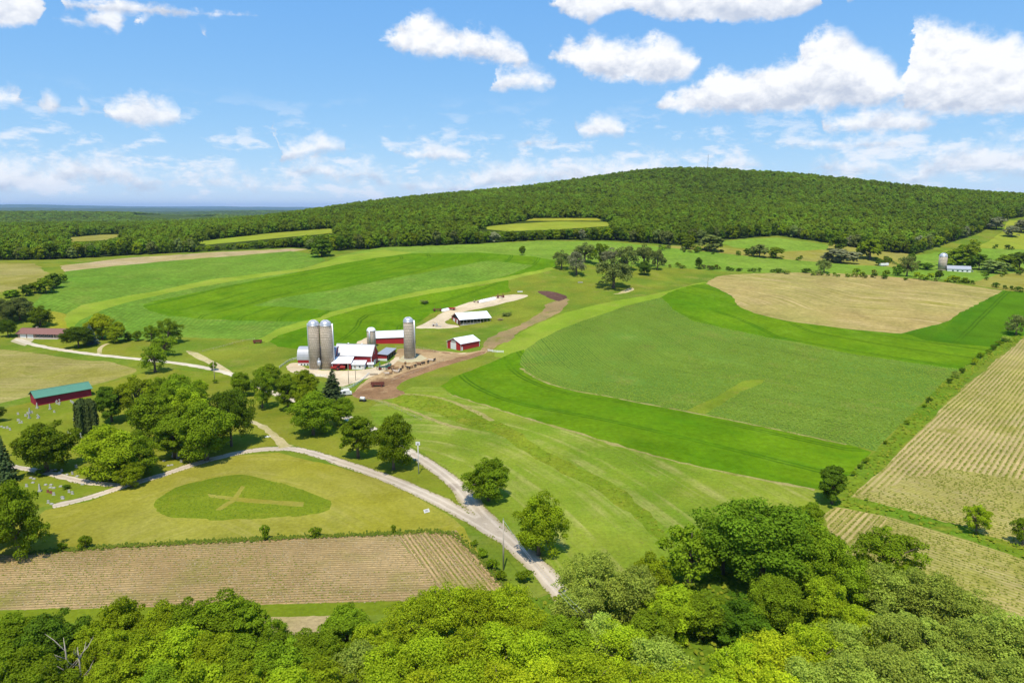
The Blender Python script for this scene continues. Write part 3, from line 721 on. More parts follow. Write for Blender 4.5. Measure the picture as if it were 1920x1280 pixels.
# farmyard
region('track', 'brown cattle lane climbing from the barnyard to the pasture', 'track', 'track', [(900, 660), (903, 642), (925, 628), (960, 612), (1000, 596), (1020, 582), (1035, 566), (1065, 556), (1060, 575), (1035, 592), (995, 610), (960, 632), (930, 652), (915, 662)], smooth=True, wig=1.3)
region('bare_patch', 'dark maroon soil at the top of the cattle lane', 'ground', 'maroon', [(1003, 547), (1030, 545), (1060, 553), (1065, 560), (1045, 566), (1025, 556)], smooth=True, wig=0.4)
region('yard', 'pale gravel strip behind the white-roofed cattle shed', 'yard', 'yard', [(775, 616), (800, 604), (828, 590), (845, 577), (900, 561), (955, 551), (1003, 553), (960, 566), (905, 578), (870, 584), (845, 595), (830, 606), (870, 612), (835, 616), (800, 616)], smooth=True, wig=0.3)
region('yard', 'trampled brown cattle yard round the lone silo', 'yard', 'dirt', [(655, 742), (690, 708), (718, 694), (742, 678), (738, 664), (745, 652), (790, 654), (832, 658), (870, 662), (910, 655), (915, 662), (870, 674), (815, 692), (760, 712), (735, 728), (760, 738), (735, 748), (700, 748)], smooth=True, wig=0.3)
region('track', 'dark churned cattle lane along the lower side of the cattle yard', 'track', 'churned', [(655, 743), (672, 728), (700, 712), (730, 708), (770, 694), (815, 682), (860, 671), (905, 657), (916, 661), (870, 675), (815, 692), (760, 712), (735, 728), (765, 736), (735, 749), (700, 749)], smooth=True, wig=0.5)
region('yard', 'pale farmyard apron in front of the red dairy barn', 'yard', 'yard', [(535, 690), (545, 680), (560, 679), (570, 690), (600, 694), (650, 696), (700, 690), (728, 680), (742, 668), (752, 670), (735, 685), (712, 700), (690, 708), (668, 716), (640, 727), (632, 718), (610, 706), (570, 704), (545, 698)], smooth=True, wig=0.2)
region('concrete_pad', 'pale concrete pad round the foot of the lone silo', 'pavement', 'drive', [(745, 676), (757, 666), (790, 665), (802, 672), (785, 678), (755, 680)])
region('yard', 'bare light yard left of the long red barn', 'yard', 'yard', [(660, 650), (672, 640), (690, 630), (698, 650), (680, 655)])
# lanes
region('road', 'pale house lane from the driveway past the shade trees to the fork', 'road', 'drive', None, world=lane([(35, 636), (60, 646), (120, 657), (200, 667), (290, 676), (345, 682), (400, 692), (445, 704), (495, 729), (545, 749), (605, 766), (665, 787), (720, 817), (772, 851), (800, 866)], [3.6, 3.8, 3.8, 4.0, 4.3, 4.8]))
region('driveway', 'pale concrete apron before the two garage doors', 'driveway', 'drive', [(18, 640), (33, 632), (64, 631), (60, 640), (48, 648), (28, 643)])
region('road', 'grey gravel lane curving from the fork past the cemetery', 'road', 'road', None, world=lane([(935, 1003), (898, 980), (858, 958), (818, 936), (760, 910), (700, 886), (640, 867), (585, 848), (545, 840), (500, 841), (447, 848), (367, 868), (310, 889), (230, 911), (160, 936), (78, 953)], [5.0, 5.2, 4.6, 4.4, 3.8, 3.4, 3.2]))
region('road', 'narrow cemetery lane between headstones and the spruce', 'road', 'road', None, world=lane([(235, 908), (200, 908), (150, 902), (100, 888), (33, 875), (-60, 860)], 2.8))
region('track', 'two-rut dirt track leaving the lane bend into the grass', 'track', 'sand', None, world=lane([(536, 838), (524, 826), (505, 808), (483, 794), (470, 788)], [5.0, 3.0, 2.4, 1.6], 0.3))
region('road', 'worn main road running from the near trees up to the fork', 'road', 'road', None, world=lane([(1200, 1270), (1120, 1180), (1045, 1104), (1010, 1061), (972, 1030), (930, 992), (893, 955), (866, 918), (838, 893), (800, 866), (770, 848)], [5.2, 5.2, 5.2, 5.6, 6.0, 5.0, 4.8]))

# --- one planar map: every region becomes its own ground sheet, all sharing one triangulation
def build_map():
    pts = []
    rr = 45.0
    k = 0
    while rr < 52000:
        st = rr * 0.030
        a0, a1 = R(-52), R(52)
        n = int((a1 - a0) * rr / st)
        th = np.linspace(a0, a1, n) + (k % 2) * 0.015
        pts.append(np.stack([np.sin(th) * rr, np.cos(th) * rr], 1))
        n2 = int((2 * math.pi - (a1 - a0)) / 0.16)
        th = np.linspace(a1 + .05, 2 * math.pi + a0 - .05, n2)
        if k % 3 == 0: pts.append(np.stack([np.sin(th) * rr, np.cos(th) * rr], 1))
        rr += st; k += 1
    pts.append(np.array([(0, 0), (20, 10), (-20, 10), (10, -20), (-10, -20)], float))
    g = np.concatenate(pts)
    g = g + RNG.normal(0, 1, g.shape) * (np.hypot(g[:, 0], g[:, 1]) * 0.004)[:, None]
    verts = [Vector(p) for p in g]
    edges = []
    for r in REG:
        i0 = len(verts)
        p = wdens(r['poly'], 9.0) if len(r['poly']) < 400 else r['poly']
        p = [q for i, q in enumerate(p) if math.hypot(q[0] - p[i - 1][0], q[1] - p[i - 1][1]) > 0.05]
        verts += [Vector(q) for q in p]
        n = len(p)
        edges += [(i0 + i, i0 + (i + 1) % n) for i in range(n)]
    for c_ in CENTRES:
        i0 = len(verts); verts += [Vector(q) for q in c_]; edges += [(i0 + i, i0 + i + 1) for i in range(len(c_) - 1)]
    V, _, Fc, _, _, _ = geometry.delaunay_2d_cdt(verts, edges, [], 0, 0.01)
    V = np.array([(v.x, v.y) for v in V]); Fc = np.array(Fc, np.int32)
    cx = V[Fc].mean(1)
    own = np.full(len(Fc), -1)
    for i, r in enumerate(REG):
        own[inside(r['poly'], cx[:, 0], cx[:, 1])] = i
    far = (own == -1) & (np.hypot(cx[:, 0], cx[:, 1]) > 2000)
    own[far] = -2
    Z = height(V[:, 0], V[:, 1])
    def sheet(sel, name, mat, rows):
        f = Fc[sel]
        u, inv = np.unique(f, return_inverse=True)
        xy = V[u]
        at_ = {}
        if mat in ('road', 'drive'):
            dd = np.full(len(xy), 9.0)
            for c_ in CENTRES: dd = np.minimum(dd, dist_line(c_, xy[:, 0], xy[:, 1])[0])
            at_ = {'row': ('POINT', dd)}
        if rows is not None:
            d, _, _ = dist_line(rows, xy[:, 0], xy[:, 1]); at_ = {'row': ('POINT', d)}
        me = mesh_np(name, np.column_stack([xy, Z[u]]), inv.reshape(-1, 3), at_, smooth=True)
        return link(name, me, G[mat])
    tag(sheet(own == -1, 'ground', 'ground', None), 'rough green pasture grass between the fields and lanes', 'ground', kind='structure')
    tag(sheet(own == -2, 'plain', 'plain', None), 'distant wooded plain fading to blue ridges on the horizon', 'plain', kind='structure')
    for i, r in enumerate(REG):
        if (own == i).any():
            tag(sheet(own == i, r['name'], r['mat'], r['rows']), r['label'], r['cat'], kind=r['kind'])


build_map()

# ------------------------------------------------------------------ foliage
def leaf_mat(name, trans=0.36, spread=1.0, hue=0.006, lo=0.84, hi=0.36):
    m, t = new_mat(name)
    oi = t.n('ShaderNodeObjectInfo')
    tint = t.n('ShaderNodeAttribute', attribute_name='tint').outputs['Fac']
    hs = t.n('ShaderNodeHueSaturation')
    t.l(oi.outputs['Color'], hs.inputs['Color'])
    t.l(t.m('ADD', t.m('MULTIPLY', t.m('SUBTRACT', oi.outputs['Random'], 0.5), hue * 2), 0.5), hs.inputs['Hue'])
    pos = t.n('ShaderNodeNewGeometry').outputs['Position']
    patch = t.noise(pos, 0.012, 4, 0.6)
    broad = t.noise(pos, 0.0035, 3, 0.6)
    val = t.m('MULTIPLY', t.m('ADD', t.m('MULTIPLY', broad, 0.9), 0.55), t.m('ADD', t.m('MULTIPLY', tint, spread), 1.0 - spread / 2))
    val = t.m('MULTIPLY', val, t.m('ADD', t.m('MULTIPLY', oi.outputs['Random'], hi), lo))
    val = t.m('MULTIPLY', val, t.m('ADD', t.m('MULTIPLY', patch, 0.9), 0.55))
    t.l(val, hs.inputs['Value'])
    d = t.n('ShaderNodeBsdfDiffuse'); t.l(hs.outputs[0], d.inputs[0])
    tr = t.n('ShaderNodeBsdfTranslucent')
    warm = t.mix(1.0, hs.outputs[0], (1.1, 1.1, 0.6), 'MULTIPLY'); t.l(warm, tr.inputs[0])
    ms = t.n('ShaderNodeMixShader'); ms.inputs[0].default_value = trans
    t.l(d.outputs[0], ms.inputs[1]); t.l(tr.outputs[0], ms.inputs[2])
    finish(t, ms.outputs[0])
    return m


def plain_mat(name, col, rough=0.7, metal=0.0, var=0.12, vscale=0.6, bump=None, spec=0.3):
    m, t = new_mat(name)
    pos = t.n('ShaderNodeTexCoord').outputs['Object']
    n1 = t.noise(pos, vscale, 4, 0.65)
    c = t.vm('SCALE', t.n('ShaderNodeRGB').outputs[0], t.m('ADD', t.m('MULTIPLY', t.m('SUBTRACT', n1, 0.5), var * 4), 1.0))
    t.t.nodes[[n_.name for n_ in t.t.nodes if n_.bl_idname == 'ShaderNodeRGB'][0]].outputs[0].default_value = (*col, 1)
    p = t.n('ShaderNodeBsdfPrincipled'); t.l(c, p.inputs['Base Color'])
    p.inputs['Roughness'].default_value = rough; p.inputs['Metallic'].default_value = metal
    p.inputs['Specular IOR Level'].default_value = spec
    if bump:   # ribbed sheet or boards: (axis, spacing)
        sp = t.n('ShaderNodeSeparateXYZ'); t.l(pos, sp.inputs[0])
        h = t.m('SINE', t.m('MULTIPLY', sp.outputs[bump[0]], 2 * math.pi / bump[1]))
        b = t.n('ShaderNodeBump'); b.inputs['Strength'].default_value = 0.5; b.inputs['Distance'].default_value = 0.05
        t.l(h, b.inputs['Height']); t.l(b.outputs[0], p.inputs['Normal'])
    finish(t, p.outputs[0])
    return m


LEAF = leaf_mat('broad_leaves')
LEAF_FAR = leaf_mat('far_leaves', 0.36, 0.7, 0.014, 0.76, 0.46)
NEEDLE = leaf_mat('needles', 0.12, 0.5, 0.01)
BARK = plain_mat('bark', (0.13, 0.10, 0.075), 0.9, var=0.2, vscale=3)
PALEBARK = plain_mat('pale_dead_wood', (0.42, 0.36, 0.28), 0.9, var=0.15, vscale=2)

COL = dict(mid=(0.178, 0.258, 0.012), dark=(0.105, 0.172, 0.012), bright=(0.262, 0.342, 0.013), yellow=(0.310, 0.395, 0.015), olive=(0.295, 0.365, 0.050),
           oak=(0.215, 0.265, 0.062), spruce=(0.075, 0.115, 0.038), blue=(0.13, 0.19, 0.15), cedar=(0.075, 0.105, 0.028), grey=(0.25, 0.26, 0.13), gold=(0.365, 0.420, 0.015), far=(0.180, 0.262, 0.019))


def quads(P, N, size, rng, aspect=1.0, along=None):
    """one small leaf quad at each point, facing N"""
    n = len(P)
    N = N / np.linalg.norm(N, axis=1, keepdims=True)
    ref = rng.normal(size=(n, 3)) if along is None else along
    T = np.cross(N, ref); T /= np.linalg.norm(T, axis=1, keepdims=True) + 1e-9
    B = np.cross(N, T)
    s = (np.asarray(size) * rng.uniform(0.65, 1.3, n))[:, None]
    a = T * s * 0.5; b = B * s * 0.5 * aspect
    V = np.stack([P - b, P + a * 0.9, P + b, P - a * 0.9], 1).reshape(-1, 3)
    return V, np.arange(n * 4).reshape(-1, 4)


def crown_mesh(name, seed, Rw=5.0, H=11.0, base=0.3, nc=46, nl=190, ls=0.5, flat=1.0, hollow=0.5, lump=1.0, spread=0.55, top=0.5):
    rng = np.random.default_rng(seed)
    ph = rng.uniform(0, 6.28, 3)
    zc = base + (H - base) * (0.5 - 0.06 * top); hz = (H - base) / 2
    pts = []; nor = []; tint = []; cen = []
    for i in range(nc):
        d = rng.normal(size=3); d /= np.linalg.norm(d)
        if d[2] < -0.35 and rng.random() < 0.3: d[2] *= -0.6
        if d[2] < 0:
            lat = math.hypot(d[0], d[1]) + 1e-6; d[:2] *= lat ** 0.4 / lat
        k = rng.uniform(hollow, 0.95)
        az_ = math.atan2(d[1], d[0])
        wob_ = 1 + 0.14 * math.sin(2 * az_ + ph[0]) + 0.12 * math.sin(3 * az_ + ph[1]) + 0.09 * math.sin(5 * az_ + ph[2])
        taper = 1.0 - 0.25 * top * max(0.0, d[2])
        rc = Rw * rng.uniform(0.16, 0.38) * lump
        c = np.array([d[0] * (Rw - rc * 0.6) * k * wob_ * taper, d[1] * (Rw - rc * 0.6) * k * wob_ * taper, zc + d[2] * (hz - rc * 0.6) * k * 1.08])
        cen.append((c, rc))
        m_ = int(nl * (rc / (Rw * 0.28)) ** 2)
        q = rng.normal(size=(m_, 3)); q /= np.linalg.norm(q, axis=1, keepdims=True)
        fl = (q[:, 2] < -0.1) & (rng.random(m_) < 0.65); q[fl, 2] *= -1
        rad = rc * rng.uniform(0.62, 1.06, m_)[:, None] * (1 + 0.22 * np.sin(q[:, :1] * 5 + i) * np.sin(q[:, 1:2] * 5 + 2 * i))
        P = c + q * rad * np.array([1, 1, 0.78 * flat])
        pts.append(P); nor.append(q * 0.8 + rng.normal(size=(m_, 3)) * spread + np.array([0, 0, 0.35]))
        ct = rng.uniform(0.15, 0.85)
        tint.append(np.clip(ct * 0.6 + rng.random(m_) * 0.4, 0, 1))
    P = np.concatenate(pts); N = np.concatenate(nor); T = np.concatenate(tint)
    ok = P[:, 2] > 0.4
    P, N, T = P[ok], N[ok], T[ok]
    V, F = quads(P, N, ls, rng)
    return mesh_np(name, V, F, {'tint': ('FACE', T)}), cen


def trunk_mesh(name, seed, cen, H=11.0, r0=0.32, nlimb=7, n=7, lean=0.3):
    rng = random.Random(seed)
    mb = MB()
    tx, ty = rng.uniform(-lean, lean), rng.uniform(-lean, lean)
    stem = [(0, 0, -0.6), (tx * .2, ty * .2, H * .12), (tx * .6, ty * .6, H * .3), (tx, ty, H * .5), (tx * 1.4, ty * 1.2, H * .72)]
    mb.tube(stem, [r0 * 1.35, r0, r0 * .82, r0 * .55, r0 * .15], n)
    for c, rc in rng.sample(cen, min(nlimb, len(cen))):
        z0 = rng.uniform(.22, .45) * H
        a = Vector((tx * z0 / H * 2, ty * z0 / H * 2, z0)); b = Vector(c)
        mid = a.lerp(b, 0.5) + Vector((0, 0, 0.5))
        mb.tube([a, mid, b], [r0 * .45, r0 * .3, r0 * .08], 5)
    return mb.mesh(name, True)


def spruce_meshes(seed, Rw=3.0, H=14.0, levels=26):
    rng = np.random.default_rng(seed)
    pts = []; nor = []; al = []; tint = []
    for i in range(levels):
        f = i / (levels - 1)
        z = 0.9 + (H - 1.0) * f
        rad = Rw * (1 - f) ** 0.85 * rng.uniform(0.82, 1.1) + 0.12
        nb = max(5, int(13 * (1 - f) + 5))
        for b in range(nb):
            a = 2 * math.pi * (b + rng.random()) / nb
            rb = rad * rng.uniform(0.75, 1.12)
            m_ = max(3, int(rb * 9))
            s = np.sqrt(rng.random(m_))
            droop = -0.32 * rb * s ** 1.5 + 0.1 * rb * s ** 4
            side = rng.normal(0, 0.16 * rb + 0.05, m_) * (1.1 - s)
            dx, dy = math.cos(a), math.sin(a)
            pts.append(np.stack([dx * rb * s - dy * side, dy * rb * s + dx * side, z + droop + rng.normal(0, .07, m_)], 1))
            nor.append(np.stack([dx * .45 + rng.normal(0, .35, m_), dy * .45 + rng.normal(0, .35, m_), np.full(m_, .8)], 1))
            tint.append(np.clip(0.3 + 0.4 * s + rng.normal(0, .2, m_), 0, 1))
    P = np.concatenate(pts); N = np.concatenate(nor)
    V, F = quads(P, N, 0.42, rng, 1.5)
    cr = mesh_np('crown', V, F, {'tint': ('FACE', np.concatenate(tint))})
    mb = MB().tube([(0, 0, -0.5), (0, 0, H * .5), (0, 0, H * .97)], [.28, .17, .02], 7)
    return cr, mb.mesh('trunk', True)


def cedar_meshes(seed, Rw=1.9, H=11.0):
    rng = np.random.default_rng(seed)
    n = 5200
    z = rng.random(n) * (H - .5) + .5
    f = z / H
    rad = Rw * np.minimum(1, (f / 0.12) ** .6) * np.clip((1.02 - f) / 0.16, 0, 1) ** .55
    a = rng.random(n) * 6.283
    rad = rad * (1 + .13 * np.sin(5 * a + 2) + .1 * np.sin(9 * a)) * rng.uniform(.72, 1.03, n)
    P = np.stack([np.cos(a) * rad, np.sin(a) * rad, z], 1)
    N = np.stack([np.cos(a) + rng.normal(0, .5, n), np.sin(a) + rng.normal(0, .5, n), .5 + rng.normal(0, .4, n)], 1)
    V, F = quads(P, N, 0.42, rng, 1.6, np.tile([[0., 0, 1]], (n, 1)) + rng.normal(0, .2, (n, 3)))
    return mesh_np('crown', V, F, {'tint': ('FACE', rng.random(n))}), MB().tube([(0, 0, -.5), (0, 0, H * .9)], [.2, .04], 6).mesh('trunk', True)


PROTO = {}       # key: (crown mesh, trunk mesh, nominal radius, nominal height, leaf material)


def proto(key, seed, R_, H_, leaf=LEAF, bark=BARK, r0=0.32, nlimb=7, **kw):
    cm, cen = crown_mesh('crown', seed, R_, H_, **kw)
    tm = trunk_mesh('trunk', seed, cen, H_, r0, nlimb)
    cm.materials.append(leaf); tm.materials.append(bark)
    PROTO[key] = (cm, tm, R_, H_)


proto('round_a', 1, 5, 11, nc=93, nl=550, ls=0.27, lump=0.86, hollow=0.4)
proto('round_b', 2, 5, 11, nc=83, nl=603, ls=0.27, hollow=0.45, lump=0.90)
proto('round_c', 3, 5, 11, nc=107, nl=472, ls=0.27, hollow=0.4, lump=0.77)
proto('tall', 4, 4, 13, nc=97, nl=525, ls=0.27, lump=0.86, hollow=0.4, base=1.4, top=0.9)
proto('dome', 5, 6.5, 12, nc=140, nl=550, ls=0.27, hollow=0.4, base=1.2, lump=0.73, top=0.2)
proto('feather_a', 6, 5, 11, nc=80, nl=270, ls=0.26, lump=0.8, spread=0.9, hollow=0.55, base=1.0)
proto('feather_b', 7, 5, 12, nc=90, nl=252, ls=0.26, lump=0.75, spread=0.9, hollow=0.5, base=1.0)
proto('oak_a', 8, 6, 10, nc=48, nl=150, ls=0.5, base=1.0, lump=0.78, hollow=0.6, top=0.1, r0=0.45, nlimb=12)
proto('oak_b', 9, 6, 10, nc=42, nl=150, ls=0.5, base=0.8, lump=0.8, hollow=0.62, top=0.3, r0=0.45, nlimb=12)
proto('open', 10, 5, 11, nc=58, nl=498, ls=0.27, base=1.4, lump=0.73, hollow=0.62, nlimb=12)
proto('bush_a', 11, 2, 2.6, nc=22, nl=70, ls=0.30, base=0.0, top=0.1, r0=0.06, nlimb=5)
proto('bush_b', 12, 2, 2.8, nc=18, nl=80, ls=0.30, base=0.0, top=0.4, r0=0.06, nlimb=5)
for k_ in range(4):      # lighter crowns for the far trees
    proto('far_%d' % k_, 20 + k_, 5, 11, LEAF_FAR, nc=32, nl=30, ls=1.2, base=1.0, lump=1.1, r0=0.3, nlimb=2, spread=0.22, hollow=0.6)
proto('far_bush', 30, 2, 2.6, LEAF_FAR, nc=12, nl=22, ls=0.6, base=0.0, top=0.1, r0=0.06, nlimb=2)
for key, fn, R_, H_ in (('spruce', spruce_meshes, 3.0, 14.0), ('cedar', cedar_meshes, 1.9, 11.0)):
    cm, tm = fn(40)
    cm.materials.append(NEEDLE); tm.materials.append(BARK)
    PROTO[key] = (cm, tm, R_, H_)

TREE_NAME = {'spruce': 'spruce_tree', 'cedar': 'cedar_tree', 'bush_a': 'shrub', 'bush_b': 'shrub', 'far_bush': 'shrub', 'oak_a': 'oak_tree', 'oak_b': 'oak_tree', 'feather_a': 'willow_tree', 'feather_b': 'willow_tree'}
_rt = random.Random(5)


def plant(x, y, width, hgt, key, col, label, group=None, sink=0.0, cat=None):
    cm, tm, R_, H_ = PROTO[key]
    nm = TREE_NAME.get(key, 'broadleaf_tree')
    t = thing(nm, label, cat or ('shrub' if nm == 'shrub' else 'tree'), (x, y, zat(x, y) - sink), _rt.uniform(0, 6.28), group)
    q_ = _rt.uniform(0.86, 1.14)
    t.scale = (width / 2 / R_ * q_, width / 2 / R_ / q_, hgt / H_)
    t.rotation_euler[0] = _rt.uniform(-.05, .05); t.rotation_euler[1] = _rt.uniform(-.05, .05)
    c = link('crown', cm, None, t)
    k = COL[col] if isinstance(col, str) else col
    c.color = (*k, 1)
    link('trunk', tm, None, t)
    return t


def T(px, py, wpx, hpx, key, col, label, group=None):
    """a tree standing at a photo point, sized from how large it shows there"""
    p = at(px, py)
    v = p - Vector((0, 0, CAM_H))
    s = v.length
    dep = math.asin(-v.z / s)
    fw = v.dot(Vector((0, math.cos(PITCH), -math.sin(PITCH))))
    return plant(p.x, p.y, wpx * fw / FOC, hpx * fw / FOC / math.cos(dep) * 0.97, key, col, label, group)


def Wd(px, ytop, wm, hm, key, col, label, group='trees of the near belt'):
    """a tree of the near belt, placed so that its top shows at a photo point"""
    d = px_dir(px, ytop); t_ = (hm - CAM_H) / d[2]
    return plant(d[0] * t_, d[1] * t_, wm, hm, key, col, label, group)

# ------------------------------------------------------------------ trees that stand by themselves or in small groups
gc = 'cemetery and lane shade trees'
T(16, 903, 36, 95, 'spruce', 'spruce', 'tall narrow grey-green spruce at the left edge beside the cemetery lane')
T(87, 884, 112, 106, 'round_a', 'mid', 'broad round tree above the cemetery lane, right of the spruce', gc)
T(38, 1042, 112, 150, 'round_c', 'mid', 'big dense tree at the left edge by the corner of the brown field')
T(-22, 1030, 90, 130, 'round_b', 'dark', 'dark tree cut by the left edge, behind the big corner tree')
T(155, 815, 22, 68, 'cedar', 'cedar', 'left one of two dark columnar cedars below the green-roofed shed', 'columnar cedars')
T(173, 813, 22, 66, 'cedar', 'cedar', 'right one of two dark columnar cedars below the green-roofed shed', 'columnar cedars')
T(210, 790, 58, 80, 'tall', 'dark', 'dark upright tree right of the two columnar cedars', gc)
T(207, 898, 120, 112, 'round_b', 'bright', 'large bright green tree at the junction of the cemetery lanes', gc)
T(262, 896, 80, 92, 'round_c', 'mid', 'tree on the right shoulder of the bright tree at the lane junction', gc)
T(246, 913, 50, 54, 'round_a', 'bright', 'small low tree at the edge of the lane junction', gc)
T(258, 785, 74, 88, 'open', 'bright', 'loose tree at the upper left of the big cemetery grove', gc)
T(300, 768, 60, 70, 'round_a', 'mid', 'tree in the back row of the cemetery grove, left of centre', gc)
T(340, 772, 74, 78, 'round_b', 'mid', 'tree in the back row of the cemetery grove, right of centre', gc)
T(375, 752, 40, 45, 'round_c', 'bright', 'small bright tree at the back right of the cemetery grove', gc)
T(296, 835, 104, 112, 'round_a', 'mid', 'wide tree in the middle of the cemetery grove', gc)
T(352, 815, 92, 96, 'round_c', 'bright', 'brighter tree in the centre of the cemetery grove', gc)
T(328, 858, 70, 96, 'tall', 'mid', 'upright tree at the front of the cemetery grove above headstones', gc)
T(388, 862, 112, 118, 'round_b', 'mid', 'large round tree at the lane side of the cemetery grove', gc)
T(434, 836, 88, 112, 'dome', 'dark', 'very dark dense maple at the right end of the cemetery grove', gc)
T(455, 742, 46, 52, 'round_a', 'mid', 'round tree at the left end of the row along the house lane', gc)
T(505, 728, 62, 50, 'round_b', 'mid', 'tree in the back of the lane row, just below the round-roofed barn', gc)
T(492, 765, 50, 80, 'open', 'mid', 'open tree with visible stems in the lane row', gc)
T(540, 770, 46, 82, 'tall', 'mid', 'slender tree casting shade beside the open one in the lane row', gc)
T(572, 740, 54, 54, 'round_a', 'bright', 'light tree in the lane row left of the dark spruce', gc)
T(622, 752, 50, 62, 'spruce', 'spruce', 'dark cone-shaped spruce in front of the farmyard')
T(572, 778, 48, 62, 'round_c', 'bright', 'yellowish tree between the lane row and the front shade tree', gc)
T(588, 815, 84, 88, 'round_b', 'mid', 'wide shade tree casting a shadow on the lawn above the lane', gc)
T(640, 796, 56, 58, 'round_a', 'mid', 'smaller tree at the right shoulder of the wide shade tree', gc)
T(672, 858, 62, 94, 'tall', 'mid', 'left tree of the pair between the two lanes', 'pair of trees between the lanes')
T(738, 880, 82, 112, 'round_b', 'mid', 'right, larger tree of the pair between the two lanes', 'pair of trees between the lanes')
T(916, 938, 90, 86, 'round_a', 'mid', 'round tree right of the main road above the fork')
T(1010, 1040, 96, 122, 'round_c', 'bright', 'tall bright tree right of the main road beside the near pole')
# round the brown-roofed house
gh = 'trees round the ranch house'
T(148, 651, 58, 42, 'dome', 'dark', 'dark round maple in front of the ranch house gable', gh)
T(172, 645, 26, 38, 'spruce', 'blue', 'blue-grey spruce behind the dark maple by the ranch house', gh)
T(192, 636, 52, 54, 'round_b', 'gold', 'yellow-topped tree behind the blue spruce', gh)
T(219, 642, 42, 46, 'round_a', 'yellow', 'yellow-green tree right of the yellow-topped one', gh)
T(241, 638, 20, 18, 'round_c', 'mid', 'small tree right of the yellow-green trees', gh)
T(259, 639, 20, 22, 'open', 'mid', 'thin small tree left of the pasture walnuts', gh)
T(8, 606, 46, 52, 'round_b', 'oak', 'left tree of the dark clump behind the ranch house', gh)
T(38, 600, 58, 50, 'round_a', 'oak', 'tallest tree of the dark clump behind the ranch house', gh)
T(76, 612, 42, 42, 'round_c', 'mid', 'right tree of the dark clump behind the ranch house', gh)
T(16, 632, 34, 36, 'dome', 'dark', 'dark low tree at the left end of the ranch house', gh)
T(284, 640, 34, 34, 'open', 'mid', 'left tree of the pasture clump right of the house lawn', gh)
T(316, 644, 54, 52, 'open', 'mid', 'leaning tree at the top of the pasture clump above the driveway', gh)
T(309, 668, 48, 42, 'oak_a', 'mid', 'middle tree of the pasture clump beside the driveway', gh)
T(291, 698, 58, 52, 'oak_b', 'mid', 'lowest tree of the pasture clump, just below the driveway', gh)
T(401, 694, 18, 18, 'open', 'mid', 'small tree beside the pole near the house lane', gh)
T(404, 718, 12, 8, 'bush_a', 'mid', 'small shrub at the foot of the lane pole', gh)
T(-14, 792, 40, 44, 'round_a', 'dark', 'dark tree cut by the left edge below the tan field', gc)
T(603, 481, 48, 36, 'far_0', 'dark', 'round dark tree standing out below the left hedgerow', 'hedgerow landmark trees')
gl = 'scrub at the corner of the left tan field'
for i_, (x_, y_, w_, h_, c_, l_) in enumerate([(22, 556, 30, 14, 'mid', 'leftmost low shrub'), (50, 554, 24, 22, 'dark', 'upright dark shrub'), (66, 549, 26, 22, 'mid', 'round green shrub'), (86, 549, 36, 30, 'mid', 'broad shrub'),
        (102, 540, 34, 30, 'dark', 'tallest dark shrub'), (118, 530, 18, 18, 'mid', 'rightmost small shrub')]):
    T(x_, y_, w_, h_, 'far_%d' % (i_ % 4), c_, l_ + ' of the thicket left of the curved corn field', gl)
# pasture oaks
go = 'oak grove in the pasture'
for x_, y_, w_, h_, k_, c_, l_ in [
        (1053, 504, 30, 32, 'oak_a', 'oak', 'leftmost oak of the pasture grove'), (1081, 516, 36, 42, 'oak_b', 'grey', 'grey-green oak with pale trunk, second from left in the grove'),
        (1096, 492, 40, 34, 'oak_a', 'oak', 'high-crowned oak behind the grey-green one in the grove'), (1125, 497, 30, 38, 'oak_b', 'mid', 'greener upright oak in the middle of the grove'),
        (1147, 502, 34, 34, 'oak_a', 'grey', 'brownish oak in the centre of the pasture grove'), (1174, 508, 42, 44, 'oak_b', 'oak', 'large grey oak right of the grove centre'),
        (1207, 499, 38, 38, 'oak_a', 'oak', 'dark oak near the right end of the grove'), (1208, 515, 24, 26, 'round_a', 'dark', 'small round dark tree below the right end of the grove'),
        (1232, 506, 24, 36, 'oak_b', 'oak', 'slim oak at the right end of the grove'), (1245, 498, 10, 14, 'far_1', 'oak', 'little tree just right of the slim end oak'),
        (1150, 540, 62, 50, 'oak_a', 'oak', 'wide spreading oak standing in front of the grove'), (1310, 503, 11, 22, 'tall', 'dark', 'lone thin tree on the fence line right of the grove'),
        (1270, 500, 10, 8, 'bush_a', 'mid', 'tiny shrub between the grove and the lone thin tree'), (979, 478, 11, 18, 'tall', 'mid', 'lone thin tree in the pale corn field left of the grove')]:
    T(x_, y_, w_ * 1.25, h_ * 1.12, k_, c_, l_, go)
